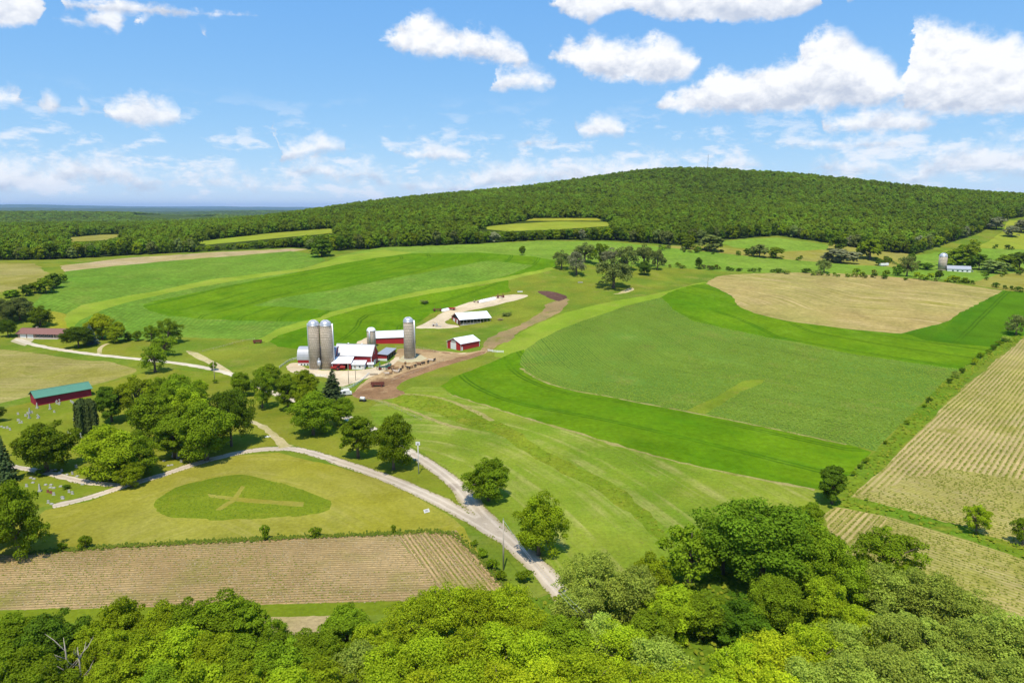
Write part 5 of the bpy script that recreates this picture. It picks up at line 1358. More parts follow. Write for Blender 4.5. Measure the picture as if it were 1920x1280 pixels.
x, y = sample_in(DITCH, count_for(DITCH, 0.18)); tufts('weeds', 'rank weeds crowding the meadow ditch', 'weeds', M_weed, x, y, 0.3, 0.8)
x, y = sample_in(GSTR, count_for(GSTR, 0.35)); tufts('weeds', 'dark weeds on the strip between the right fields', 'weeds', M_weed, x, y, 0.8, 1.0)
x, y = sample_in(HDG, count_for(HDG, 0.18)); tufts('weeds', 'weeds and brambles on the right hedge line', 'weeds', M_weed, x, y, 0.9, 1.1)
x, y = sample_in(MEAD, count_for(MEAD, 0.25)); tufts('rough_grass', 'loose tufts of cut grass over the meadow', 'grass', M_grass, x, y, 0.14, 0.4)
bank = np.asarray(curve([(40, 1038), (130, 1030), (400, 1014), (700, 1002), (845, 993), (880, 1026), (905, 1050), (930, 1080), (960, 1106)]))
seg = RNG.integers(0, len(bank) - 1, 2000); f_ = RNG.random(2000)[:, None]
bp = bank[seg] * (1 - f_) + bank[seg + 1] * f_ + RNG.normal(0, 0.6, (2000, 2))
tufts('weeds', 'tall grass and weeds along the bank of the brown field', 'weeds', tuft_mat('bank_grass', (0.075, 0.135, 0.012), (0.17, 0.19, 0.025)), bp[:, 0], bp[:, 1], 0.5, 0.6)
wf = REG[[r['label'] for r in REG].index('weedy floor under the near belt of trees')]['poly']
x, y = sample_in(wf, count_for(wf, 0.5), 190); tufts('weeds', 'undergrowth between the trees of the near belt', 'weeds', M_weed, x, y, 0.9, 1.1)
vx, vy = [], []
for r in REG:
    if r['cat'] in ('road', 'driveway'):
        q = np.asarray(wdens(r['poly'], 0.5)); k = np.hypot(q[:, 0], q[:, 1]) < 330; q = q[k]
        q = q[RNG.random(len(q)) < 0.8]
        q = q + RNG.normal(0, 0.28, q.shape)
        vx.append(q[:, 0]); vy.append(q[:, 1])
vx = np.concatenate(vx); vy = np.concatenate(vy)
dmin = np.full(len(vx), 99.0)
for c_ in CENTRES[-6:]: dmin = np.minimum(dmin, dist_line(c_, vx, vy)[0])
k = dmin > 1.35
tufts('verge_grass', 'ragged grass creeping over the edges of the lanes', 'grass', M_grass, vx[k], vy[k], 0.22, 0.5)
# thin, damp and tall spots in the lawn oval so that it stands above the mown grass
ov_ = REG[[r['name'] for r in REG].index('grass_oval')]['poly']; cr_ = REG[[r['name'] for r in REG].index('grass_cross')]['poly']
x, y = sample_in(ov_, count_for(ov_, 1.1)); k = ~inside(cr_, x, y)
tufts('tall_grass', 'longer green grass standing in the oval round the cross', 'grass', tuft_mat('oval_grass', (0.125, 0.195, 0.013), (0.165, 0.22, 0.02)), x[k], y[k], 0.1, 0.5)

# ------------------------------------------------------------------ farm buildings
RED = plain_mat('barn_red_steel', (0.40, 0.022, 0.025), 0.55, var=0.06, bump=(0, 0.5))
OLDRED = plain_mat('barn_red_boards', (0.33, 0.028, 0.028), 0.75, var=0.12, bump=(0, 0.35))
CRIMSON = plain_mat('shed_crimson_boards', (0.30, 0.014, 0.035), 0.7, var=0.1, bump=(0, 0.35))
WHITE = plain_mat('white_paint', (0.74, 0.74, 0.72), 0.5, var=0.05)
WROOF = plain_mat('white_steel_roof', (0.80, 0.81, 0.83), 0.35, var=0.04, bump=(0, 0.6), spec=0.5)
GROOF = plain_mat('galvanised_roof', (0.42, 0.43, 0.45), 0.45, 0.2, var=0.08, bump=(0, 0.6))
DGROOF = plain_mat('weathered_grey_roof', (0.34, 0.36, 0.39), 0.45, 0.2, var=0.1, bump=(0, 0.6))
GREENROOF = plain_mat('green_steel_roof', (0.085, 0.225, 0.15), 0.45, var=0.08, bump=(0, 0.6))
SHINGLE = plain_mat('brown_shingles', (0.215, 0.105, 0.085), 0.85, var=0.16, vscale=1.5)
CONC = plain_mat('concrete', (0.47, 0.43, 0.37), 0.85, var=0.12)
GALV = plain_mat('galvanised_steel', (0.52, 0.53, 0.55), 0.4, 0.5, var=0.08)
DARK = plain_mat('painted_shade_and_dark_parts', (0.022, 0.020, 0.020), 0.9, var=0.1)  # near-black stands in for shade inside open sheds, also plain dark parts
GLASS = plain_mat('window_glass', (0.03, 0.04, 0.05), 0.12, var=0.05, spec=0.6)
BRICK = plain_mat('tan_brick', (0.30, 0.22, 0.16), 0.85, var=0.15, vscale=4)
WOOD = plain_mat('weathered_wood', (0.38, 0.31, 0.22), 0.85, var=0.15, vscale=3)
GREYWOOD = plain_mat('grey_fence_wood', (0.55, 0.54, 0.50), 0.8, var=0.12, vscale=2)
RUST = plain_mat('rusty_iron', (0.17, 0.055, 0.035), 0.8, 0.1, var=0.2, vscale=2)
REDP = plain_mat('red_machine_paint', (0.36, 0.03, 0.022), 0.5, var=0.12)
RUBBER = plain_mat('tyre_rubber', (0.025, 0.025, 0.025), 0.85, var=0.1)
PLASTIC = plain_mat('white_silage_plastic', (0.80, 0.80, 0.80), 0.4, var=0.04)
TEAL = plain_mat('dark_teal_iron', (0.05, 0.12, 0.10), 0.6, var=0.15)
STONE = plain_mat('pale_headstone', (0.40, 0.385, 0.35), 0.7, var=0.12, vscale=2)
GSTONE = plain_mat('grey_headstone', (0.33, 0.32, 0.31), 0.6, var=0.12, vscale=2)
REDSTONE = plain_mat('red_granite', (0.24, 0.08, 0.06), 0.4, var=0.12, vscale=2)


def stave_mat():
    m, t = new_mat('silo_staves')
    pos = t.n('ShaderNodeTexCoord').outputs['Object']
    sp = t.n('ShaderNodeSeparateXYZ'); t.l(pos, sp.inputs[0])
    ang = t.m('ARCTAN2', sp.outputs[1], sp.outputs[0])
    cv = t.n('ShaderNodeCombineXYZ'); t.l(t.m('MULTIPLY', ang, 3.0), cv.inputs[0]); t.l(sp.outputs[2], cv.inputs[1])
    br = t.n('ShaderNodeTexBrick')
    t.l(cv.outputs[0], br.inputs['Vector'])
    br.inputs['Color1'].default_value = (0.50, 0.425, 0.33, 1); br.inputs['Color2'].default_value = (0.41, 0.345, 0.265, 1); br.inputs['Mortar'].default_value = (0.27, 0.225, 0.17, 1)
    br.inputs['Scale'].default_value = 1.0; br.inputs['Brick Width'].default_value = 1.1; br.inputs['Row Height'].default_value = 1.5; br.inputs['Mortar Size'].default_value = 0.07
    n1 = t.noise(pos, 0.5, 4, 0.65)
    c = t.vm('SCALE', br.outputs[0], t.m('ADD', t.m('MULTIPLY', n1, 0.7), 0.68))
    d = t.n('ShaderNodeBsdfDiffuse'); t.l(c, d.inputs[0])
    finish(t, d.outputs[0])
    return m


STAVE = stave_mat()


def frame_from(a, b):
    """local frame of a building from the two near wall corners: origin at a, x towards b"""
    p, q = at(*a), at(*b)
    d = q - p
    return p, math.atan2(d.y, d.x), math.hypot(d.x, d.y), min(p.z, q.z)


def roof_slab(mb, x0, x1, ya, za, yb, zb, th=0.14):
    """sloping roof sheet from (ya, za) to (yb, zb)"""
    mb.add([(x0, ya, za), (x1, ya, za), (x1, yb, zb), (x0, yb, zb), (x0, ya, za + th), (x1, ya, za + th), (x1, yb, zb + th), (x0, yb, zb + th)],
           [(3, 2, 1, 0), (4, 5, 6, 7), (0, 1, 5, 4), (1, 2, 6, 5), (2, 3, 7, 6), (3, 0, 4, 7)])


def gable_building(name, label, cat, a, b, Wd_, eave, ridge, wall, roof, over=0.45, L=None, base=None):
    o, rz, LL, z0 = frame_from(a, b)
    L = L or LL
    t = thing(name, label, cat, (o.x, o.y, z0), rz)
    m = Wd_ / 2
    MB().prism([(0, -0.8), (Wd_, -0.8), (Wd_, eave), (m, ridge), (0, eave)], 0, L).obj('wall', wall, t)
    sl = (ridge - eave) / m
    rb = MB()
    roof_slab(rb, -over, L + over, -over, eave - sl * over + .04, m, ridge + .04)
    r = rb.obj('roof', roof, t)
    rb = MB(); roof_slab(rb, -over, L + over, Wd_ + over, eave - sl * over + .04, m, ridge + .04); rb.obj('roof', roof, t)
    MB().box(-over - .05, L + over + .05, m - .2, m + .2, ridge + .08, ridge + .24).obj('ridge_cap', roof, r)
    if base:
        MB().box(-.06, L + .06, -.06, Wd_ + .06, -0.8, base[1]).obj('foundation', base[0], t)
    return t, L


def panel(t, name, mat, x0, x1, z0, z1, y=0.0, th=0.07, face='front', L=0.0, parent=None):
    """door or window board set on a wall"""
    if face == 'front': m = MB().box(x0, x1, y - th, y + .02, z0, z1)
    elif face == 'left': m = MB().box(-th, .02, x0, x1, z0, z1)
    else: m = MB().box(L - .02, L + th, x0, x1, z0, z1)
    return m.obj(name, mat, parent or t)


def window(t, x0, x1, z0, z1, face='front', L=0.0, frame=WHITE):
    w_ = panel(t, 'window', frame, x0 - .1, x1 + .1, z0 - .1, z1 + .1, th=0.06, face=face, L=L)
    panel(t, 'pane', GLASS, x0, x1, z0, z1, th=0.09, face=face, L=L, parent=w_)


# --- dairy barn
barn, L = gable_building('dairy_barn', 'red dairy barn with grey metal roof beside the twin silos', 'barn', (628, 683), (697, 686.5), 9.5, 5.6, 10.4, OLDRED, GROOF)
for x in (6.0, 13.5):
    v = MB().lathe([(.35, 9.9), (.35, 10.7), (.55, 10.8), (.1, 11.2)], 10, (x, 4.75)).obj('roof_vent', WHITE, barn)
MB().box(-.05, .3, -.06, .02, 0, 5.5).obj('corner_trim', WHITE, barn)
MB().box(L - .25, L + .06, -.06, .02, 0, 5.5).obj('corner_trim', WHITE, barn)
panel(barn, 'door', WHITE, 3.2, 6.0, 0, 2.6, face='right', L=L)
window(barn, 1.0, 1.9, 1.2, 2.1, 'right', L)
window(barn, 7.3, 8.2, 1.2, 2.1, 'right', L)
window(barn, 4.2, 5.2, 6.0, 7.2, 'right', L)
panel(barn, 'trim', WHITE, 4.6, 4.9, 7.4, 9.0, face='right', L=L)

# --- lean-to milk house wings in front of the barn
def lean_to(name, label, a, b, depth, low, high, wall, roof, opening=None):
    o, rz, L, z0 = frame_from(a, b)
    t = thing(name, label, 'shed', (o.x, o.y, z0), rz)
    if opening:
        x0, x1 = opening
        MB().prism([(0, -.6), (depth, -.6), (depth, high), (0, low)], 0, x0).obj('wall', wall, t)
        MB().prism([(0, -.6), (depth, -.6), (depth, high), (0, low)], x1, L).obj('wall', wall, t)
        MB().prism([(depth - .3, -.6), (depth, -.6), (depth, high), (depth - .3, high - .05)], x0, x1).obj('back_wall', DARK, t)  # back painted near-black for the shade inside the bay
        MB().box(x0, x1, -.02, .2, low - .55, low).obj('lintel', wall, t)
    else:
        MB().prism([(0, -.6), (depth, -.6), (depth, high), (0, low)], 0, L).obj('wall', wall, t)
    rb = MB(); sl = (high - low) / depth
    roof_slab(rb, -.35, L + .35, -.5, low - sl * .5 + .03, depth + .0, high + .03); rb.obj('roof', roof, t)
    return t, L


lt, L = lean_to('lean_to_shed', 'white-roofed red lean-to with a dark open bay in front of the dairy barn', (623, 692.5), (658, 692.5), 8.5, 3.3, 5.0, OLDRED, WROOF, (5.4, 8.6))
panel(lt, 'door', REDP, 1.0, 3.6, 0, 2.5)
MB().box(-.06, .2, -.07, .02, 0, 3.2).obj('corner_trim', WHITE, lt)
lt, L = lean_to('milk_house', 'small white milk house with white roof joined to the red barn', (660, 692.5), (683, 692.5), 6.0, 2.6, 3.4, WHITE, WROOF)
window(lt, 1.2, 2.0, 1.1, 1.9, frame=GREYWOOD); window(lt, 3.6, 4.4, 1.1, 1.9, frame=GREYWOOD)
panel(lt, 'door', GREYWOOD, 5.2, 6.1, 0, 2.1)
lt, L = lean_to('pump_house', 'tiny white annex at the right corner of the red barn', (690, 689), (700, 688.5), 2.2, 1.7, 2.1, WHITE, WROOF)
panel(lt, 'door', GREYWOOD, 1.0, 1.8, 0, 1.6)

# --- open sided shed behind the barn
o, rz, L, z0 = frame_from((708, 676), (724, 676))
t = thing('loafing_shed', 'grey-roofed shed with dark open side right of the dairy barn', 'shed', (o.x, o.y, z0), rz - 0.12)
Wl, Dp = 5.2, 17.0
MB().box(0, .2, 0, Dp, -.5, 3.6).obj('wall', OLDRED, t)
MB().box(.2, Wl, 0, .2, 1.2, 3.4).obj('front_wall', OLDRED, t)
MB().box(.2, Wl, -.05, .25, -.5, 1.2).obj('foundation', WHITE, t)
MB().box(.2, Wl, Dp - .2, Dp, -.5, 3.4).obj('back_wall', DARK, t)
MB().box(.22, .3, .25, Dp - .25, 0, 3.4).obj('shade_lining', DARK, t)  # near-black sheet paints in the shade behind the open side
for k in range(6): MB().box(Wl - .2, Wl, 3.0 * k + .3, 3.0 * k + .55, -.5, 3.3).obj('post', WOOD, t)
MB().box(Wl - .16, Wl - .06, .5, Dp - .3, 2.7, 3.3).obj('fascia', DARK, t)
rb = MB()
rb.add([(-.3, -.5, 3.75), (Wl + .6, -.5, 3.3), (Wl + .6, Dp + .3, 3.3), (-.3, Dp + .3, 3.75), (-.3, -.5, 3.9), (Wl + .6, -.5, 3.45), (Wl + .6, Dp + .3, 3.45), (-.3, Dp + .3, 3.9)], [(3, 2, 1, 0), (4, 5, 6, 7), (0, 1, 5, 4), (1, 2, 6, 5), (2, 3, 7, 6), (3, 0, 4, 7)])
rb.obj('roof', DGROOF, t)

# --- round-roofed barn behind the twin silos
o, rz, L, z0 = frame_from((559, 685), (630, 686))
t = thing('round_roof_barn', 'grey round-roofed barn with red and white wall at the left of the twin silos', 'barn', (o.x, o.y, z0), rz)
Wd0 = 10.0
arc = [(Wd0 / 2 - Wd0 / 2 * 1.04 * math.cos(q), 3.1 + 6.3 * math.sin(q) ** 0.9) for q in np.linspace(0.02, math.pi - .02, 15)]
MB().prism([(0, 1.5), (Wd0, 1.5), (Wd0, 3.2)] + [(y_ * .985 + .07, z_ - .12) for y_, z_ in reversed(arc)], 0, L).obj('wall', OLDRED, t)
MB().box(-.05, L + .05, -.05, Wd0 + .05, -.8, 1.6).obj('foundation', WHITE, t)
rb = MB()
for (y0, z0_), (y1, z1_) in zip(arc[:-1], arc[1:]): roof_slab(rb, -.35, L + .3, y0, z0_, y1, z1_, 0.1)
rb.obj('roof', GROOF, t)
for x in (1.4, 3.0, 4.6): window(t, x, x + .8, .45, 1.25)
# --- silos
def silo(name, label, px, py, dia, hgt, dome_h, dome_mat=GALV, chute_ang=None, n_hoop=None):
    p = at(px, py)
    t = thing(name, label, 'silo', (p.x, p.y, p.z), 0)
    r = dia / 2
    MB().lathe([(r, -.8), (r, hgt)], 40).obj('wall', STAVE, t, True)
    hb = MB()
    n = n_hoop or int(hgt / 0.85)
    for k in range(n):
        z = .4 + k * (hgt - .6) / (n - 1)
        hb.add(*ring(r + .035, z, .2, 40))
    tag(hb.obj('hoop_bands', plain_hoop, t), kind='stuff')
    prof = [(r + .12, hgt - .25), (r + .12, hgt)] + [(r * 1.01 * math.cos(q), hgt + dome_h * math.sin(q)) for q in np.linspace(.02, math.pi / 2 - .05, 9)]
    d = MB().lathe(prof, 40).obj('dome', dome_mat, t, True)
    rb_ = MB()
    for k in range(14):
        q = 2 * math.pi * k / 14
        rb_.tube([(r * 1.03 * math.cos(e) * math.cos(q), r * 1.03 * math.cos(e) * math.sin(q), hgt + dome_h * 1.02 * math.sin(e)) for e in np.linspace(0, 1.5, 6)], .04, 4)
    rb_.obj('rib', GALV, d)
    if chute_ang is not None:
        cx, cy = (r + .35) * math.cos(chute_ang), (r + .35) * math.sin(chute_ang)
        MB().tube([(cx, cy, 1.0), (cx, cy, hgt + .6)], .42, 12).obj('chute', GALV, t, True)
        q2 = chute_ang + .9
        MB().tube([((r + .15) * math.cos(q2), (r + .15) * math.sin(q2), 0), ((r + .15) * math.cos(q2), (r + .15) * math.sin(q2), hgt)], .1, 6).obj('fill_pipe', GALV, t)
    MB().lathe([(r + .25, -.8), (r + .25, .25)], 40).obj('foundation', CONC, t)
    return t


def ring(r, z, h, n):
    vs = [((r + (0 if i % 2 else .0)) * math.cos(2 * math.pi * k / n), r * math.sin(2 * math.pi * k / n), z + (h if i else 0)) for i in (0, 1) for k in range(n)]
    return vs, [(k, (k + 1) % n, n + (k + 1) % n, n + k) for k in range(n)]


plain_hoop = plain_mat('weathered_hoop_steel', (0.30, 0.255, 0.20), 0.7, 0.2, var=0.15)
silo('tower_silo', 'left one of the twin tall concrete silos with metal domes', 592, 690.5, 5.8, 22.6, 2.6, chute_ang=R(165))
silo('tower_silo', 'right one of the twin tall concrete silos, nearer the barn', 614.5, 690.5, 5.9, 22.6, 2.6, chute_ang=R(15))
silo('tower_silo', 'lone concrete silo on a pale pad in the cattle yard', 767.5, 671.5, 5.5, 20.4, 2.4, chute_ang=R(8))
silo('tower_silo', 'short old silo at the left end of the long red barn', 697, 650, 5.0, 9.8, 1.7, WHITE, chute_ang=R(-100), n_hoop=14)
p = at(599, 692.5)
t = thing('feed_bin', 'small grey hopper feed bin between the twin silos', 'feed bin', (p.x, p.y, p.z), 0)
MB().lathe([(.25, 1.2), (1.05, 2.6), (1.05, 5.0)], 18).obj('hopper', GALV, t, True)
MB().lathe([(1.12, 5.0), (.2, 5.75), (.2, 5.95)], 18).obj('lid', GALV, t, True)
for k in range(4): MB().tube([(.95 * math.cos(k * 1.57 + .6), .95 * math.sin(k * 1.57 + .6), -.3), (.95 * math.cos(k * 1.57 + .6), .95 * math.sin(k * 1.57 + .6), 3.0)], .06, 5).obj('leg', GALV, t)

# --- long red barn behind
t, L = gable_building('long_barn', 'long red barn with white roof behind the lone silo', 'barn', (698, 644.5), (777, 644), 11.5, 4.4, 7.2, RED, WROOF)
panel(t, 'door', REDP, 4.0, 7.0, 0, 3.2, face='right', L=L)
MB().box(-.1, L + .1, -.05, .03, 3.85, 4.15).obj('fascia', WHITE, t)

# --- machine shed with white door
t, L = gable_building('machine_shed', 'red machine shed with big white door right of the cattle yard', 'shed', (864, 657.5), (899, 649), 12.0, 4.0, 6.4, RED, WROOF)
panel(t, 'sliding_door', WHITE, 4.0, 8.8, 0, 3.9, face='left')
panel(t, 'gable_panel', GALV, 4.3, 8.2, 4.1, 5.3, face='left')
for x in (-.05, L - .2): MB().box(x, x + .25, -.07, .02, 0, 4.0).obj('corner_trim', WHITE, t)
panel(t, 'door', WHITE, .5, 1.5, 0, 2.1)
MB().box(-.07, .02, 11.8, 12.05, 0, 4.0).obj('corner_trim', WHITE, t)

# --- open fronted cattle shed
o, rz, L, z0 = frame_from((862.5, 610.6), (920, 602.5))
t = thing('cattle_shed', 'white-roofed cattle shed with open front on the gravel above the yard', 'shed', (o.x, o.y, z0), rz)
Wg, ev, rg = 16.5, 4.2, 7.6
MB().prism([(0, -1.2), (Wg, -1.2), (Wg, ev), (Wg / 2, rg), (0, ev)], 0, 0.25).obj('gable_wall', RED, t)
MB().box(0.25, L - 6, Wg - .2, Wg, -1.2, ev).obj('back_wall', DARK, t)  # back, partition and floor painted near-black for the shade under the roof
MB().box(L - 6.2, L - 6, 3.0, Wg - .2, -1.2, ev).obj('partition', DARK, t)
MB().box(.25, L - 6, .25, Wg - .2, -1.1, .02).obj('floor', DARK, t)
MB().box(.25, L - 1, -.05, .2, -1.2, .5).obj('curb', CONC, t)
for k in range(10): MB().box(k * (L - .3) / 9, k * (L - .3) / 9 + .25, -.02, .23, -1.0, ev).obj('post', WOOD, t)
for k in range(20): MB().box(1.4 + k * (L - 8) / 20, 1.75 + k * (L - 8) / 20, .3, .38, .5, 1.7).obj('stanchion', GALV, t)
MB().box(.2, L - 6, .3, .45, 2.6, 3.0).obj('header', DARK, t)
MB().box(L - .25, L, Wg - .3, Wg, -1.2, ev).obj('post', WOOD, t)
for y0, y1, z0_, z1_ in ((-.6, Wg / 2, ev - .22, rg), (Wg + .6, Wg / 2, ev - .22, rg)):
    rb = MB(); roof_slab(rb, -.6, L + .6, y0, z0_, y1, z1_); rb.obj('roof', WROOF, t)
panel(t, 'door', DARK, .7, 3.6, -1, 3.2, face='left')
panel(t, 'sliding_door', WHITE, 4.2, 6.6, -1, 3.4, face='left')
panel(t, 'sliding_door', WHITE, 9.6, 13.6, -1, 3.4, face='left')
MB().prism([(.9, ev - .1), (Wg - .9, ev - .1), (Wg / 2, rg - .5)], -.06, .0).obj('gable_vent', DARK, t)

# --- green roofed shed by the cemetery
t, L = gable_building('carriage_shed', 'long crimson shed with green metal roof above the cemetery', 'shed', (69, 761), (172, 741.5), 8.2, 3.6, 5.6, CRIMSON, GREENROOF, over=0.6)
panel(t, 'door', CRIMSON, 2.4, 5.2, 0, 2.9, face='left', th=.12)
MB().box(0, L, -.62, -.55, 3.05, 3.25).obj('fascia', DARK, t)

# --- brown roofed ranch house
t, L = gable_building('ranch_house', 'low ranch house with brown shingle roof and two garage doors', 'house', (34, 632.6), (117, 635), 9.0, 3.0, 5.3, BRICK, SHINGLE, over=0.9)
for x in (1.4, 6.2):
    d = panel(t, 'garage_door', WHITE, x, x + 4.0, 0, 2.4)
    for k in range(1, 4): MB().box(x + .05, x + 3.95, -.1, -.06, k * .6 - .03, k * .6 + .03).obj('panel_joint', GREYWOOD, d)
MB().box(12.0, L - 4.5, -.05, .02, .7, 2.5).obj('window_band', DARK, t)
for x in (12.6, 15.2, 17.8, 20.4): window(t, x, x + 1.6, .9, 2.2)
panel(t, 'door', WOOD, 23.2, 24.2, 0, 2.2)
window(t, 26.2, 27.6, .9, 2.1)
window(t, 3.0, 4.4, 1.0, 2.1, 'right', L)
MB().box(9.0, 10.2, 4.0, 5.0, 4.0, 6.4).obj('chimney', BRICK, t)
MB().box(10.8, L - 2, -1.6, -.2, -.4, .25).obj('porch', CONC, t)

# --- far farmstead on the right
silo('tower_silo', 'distant grey-domed silo on the right among trees', 1766, 506, 7.5, 13.5, 3.4, GALV, n_hoop=10)
t, L = gable_building('far_barn', 'distant long low barn with grey-white roof beside the far silo', 'barn', (1776, 508), (1820, 511), 14.0, 3.0, 5.6, WHITE, GROOF)
for k in range(5): window(t, 4 + 4 * k, 5.5 + 4 * k, .8, 1.9)
p = at(1657, 499)
t = thing('stock_trailer', 'small white trailer by a dark little tree in the far corn', 'trailer', p, 0.3)
MB().prism([(-1.3, .7), (1.3, .7), (1.3, 2.6), (.9, 3.0), (-.9, 3.0), (-1.3, 2.6)], -5, 5).obj('body', WHITE, t)
for x in (-1.5, 1.0):
    for y in (-1.3, 1.3): MB().tube([(x, y - .12, .4), (x, y + .12, .4)], .4, 10).obj('wheel', RUBBER, t)

# --- mast on the hilltop
p = Vector((498, 1790, zat(498, 1790)))
t = thing('radio_mast', 'thin radio mast on top of the wooded hill', 'mast', p, 0)
for k in range(3):
    a_ = k * 2.094
    MB().tube([(1.2 * math.cos(a_), 1.2 * math.sin(a_), -2), (.5 * math.cos(a_), .5 * math.sin(a_), 46)], .22, 5).obj('leg', GALV, t)
for k in range(14):
    z = 2 + k * 3.1; r_ = 1.2 - .7 * z / 46
    MB().tube([(r_ * math.cos(q), r_ * math.sin(q), z) for q in (0, 2.094, 4.189, 6.283)], .12, 4).obj('brace', GALV, t)

# ------------------------------------------------------------------ poles, fences, machines, animals, headstones
def pole(name, label, px, py, hgt, r=0.16, parts=None, mat=WOOD):
    p = at(px, py)
    t = thing(name, label, 'pole', p, 0)
    MB().tube([(0, 0, -.6), (0, 0, hgt)], [r, r * .75], 10).obj('post', mat, t, True)
    return t


t = pole('utility_pole', 'tall pale wooden utility pole on the verge left of the main road', 944, 1068, 12.0, .2, mat=PALEBARK)
MB().box(-.05, .05, -.05, .05, 12.0, 12.5).obj('insulator', GALV, t)
pa = Vector(t.location) + Vector((0, 0, 12.1))
t2 = pole('utility_pole', 'pale pole beside the house lane', 403, 717, 10.0)
t3 = pole('utility_pole', 'left pole at the front edge of the farmyard', 654, 720, 10.0)
t4 = pole('utility_pole', 'right pole at the front edge of the farmyard', 667, 713, 9.0)
MB().box(-.9, .9, -.06, .06, 8.3, 8.5).obj('crossarm', WOOD, t4)
t = pole('panel_pole', 'tall thin pole with a square white panel between the lanes', 785, 888, 10.2, .17, mat=GREYWOOD)
f = MB().box(-.65, .65, -.16, -.1, 9.3, 10.4).obj('panel', WHITE, t)
MB().box(-.3, .3, -.2, -.165, 9.45, 10.0).obj('inner_square', GSTONE, f)
# wires from the near pole across the road
for dx in (0.0, 1.1):
    q = at(1010, 1115); q = Vector((q.x + 6 + dx, q.y - 22, 10.0))
    n_ = 14
    pts = [pa.lerp(q, k / n_) - Vector((0, 0, 1.4 * math.sin(math.pi * k / n_))) for k in range(n_ + 1)]
    tag(MB().tube(pts, 0.018, 4).obj('power_line', GALV), 'upper thin wire leaving the near utility pole' if dx == 0 else 'lower thin wire leaving the near utility pole', 'wire', 'wires at the near pole')

def fence(name, label, pix, hgt=1.2, gap=2.6, rails=3, mat=WHITE, smooth=True, th=.09):
    c = ground_hits(dens(chaikin(pix, 2, False) if smooth else pix, 4, False))
    L = np.concatenate([[0], np.cumsum(np.hypot(*np.diff(c, axis=0).T))])
    n = max(2, int(L[-1] / gap) + 1)
    s = np.linspace(0, L[-1], n)
    x = np.interp(s, L, c[:, 0]); y = np.interp(s, L, c[:, 1]); z = height(x, y)
    t = thing(name, label, 'fence', (x[0], y[0], z[0]), 0)
    o = Vector((x[0], y[0], z[0]))
    P = [Vector((a, b, c_)) - o for a, b, c_ in zip(x, y, z)]
    post = MB().box(-th, th, -th, th, -.5, hgt + .1).mesh('post'); post.materials.append(mat)
    for p in P: link('post', post, None, t, loc=p)
    for a, b in zip(P[:-1], P[1:]):
        for k in range(rails):
            h = hgt * (k + 1) / rails - .08
            MB().tube([a + Vector((0, 0, h)), b + Vector((0, 0, h))], th * .75, 4).obj('rail', mat, t)
    return t


fence('board_fence', 'white board fence curving round the corner of the cattle yard', [(641, 731), (655, 729), (668, 722), (680, 713), (692, 702)])
fence('board_fence', 'pale fence curving along the drive left of the round-roofed barn', [(524, 690), (534, 683), (545, 676), (558, 673)], mat=GREYWOOD)
fence('board_fence', 'white fence along the front of the yard by the spruce', [(572, 704), (590, 706), (612, 706)])
fence('board_fence', 'white gate fence at the foot of the cattle lane', [(915, 658), (930, 661), (944, 661)], rails=4, gap=3.5)
fence('yard_fence', 'dark rail fence along the feeding cattle', [(735, 714), (760, 705), (790, 694), (815, 683), (832, 676)], 1.1, 4.0, 2, WOOD, th=.06)
fence('yard_fence', 'tan rail fence behind the lone silo', [(742, 652), (770, 651), (800, 656), (822, 662)], 1.2, 4.0, 2, WOOD, th=.06)
fence('yard_fence', 'dark wire fence along the top edge of the meadow', [(690, 749), (720, 758), (760, 775), (790, 788)], 1.1, 5.0, 2, WOOD, th=.05)
fence('pasture_fence', 'thin pasture fence along the dip left of the barns', [(380, 660), (420, 650), (450, 641), (478, 637)], 1.1, 6.0, 2, WOOD, th=.05)
# calf hutch and small trailer
p = at(648, 741)
t = thing('camper', 'small white camper parked by the fence corner right of the spruce', 'camper', p, 0.5)
MB().prism([(-1.1, .5), (1.1, .5), (1.1, 2.5), (.8, 2.8), (-.8, 2.8), (-1.1, 2.5)], -2.2, 1.6).obj('body', WHITE, t)
MB().box(1.6, 2.6, -1.0, 1.0, .5, 1.5).obj('nose', WHITE, t)
panel(t, 'window', GLASS, -1.4, -.2, 1.4, 2.1, y=-1.1)
for y in (-1.1, 1.1): MB().tube([(-.3, y - .1, .38), (-.3, y + .1, .38)], .38, 12).obj('wheel', RUBBER, t)
p = at(680, 752)
t = thing('sprayer_cart', 'small cart with white tank on the grass near the camper', 'cart', p, -0.3)
MB().tube([(-1.0, 0, 1.3), (-.9, 0, 1.3), (.9, 0, 1.3), (1.0, 0, 1.3)], [.4, .7, .7, .4], 14).obj('tank', WHITE, t, True)
MB().box(-1.4, 1.6, -.7, .7, .45, .6).obj('frame', DARK, t)
for x in (-.9, 1.0):
    for y in (-.75, .75): MB().tube([(x, y - .1, .38), (x, y + .1, .38)], .38, 12).obj('wheel', RUBBER, t)
MB().tube([(1.6, 0, .5), (2.8, 0, .4)], .06, 5).obj('hitch', DARK, t)


def wheel(t, x, y, r, w_=.3, mat=RUBBER):
    o = MB().tube([(x, y - w_ / 2, r), (x, y + w_ / 2, r)], r, 14).obj('wheel', mat, t)
    MB().tube([(x, y - w_ / 2 - .02, r), (x, y + w_ / 2 + .02, r)], r * .5, 10).obj('hub', REDP, o)


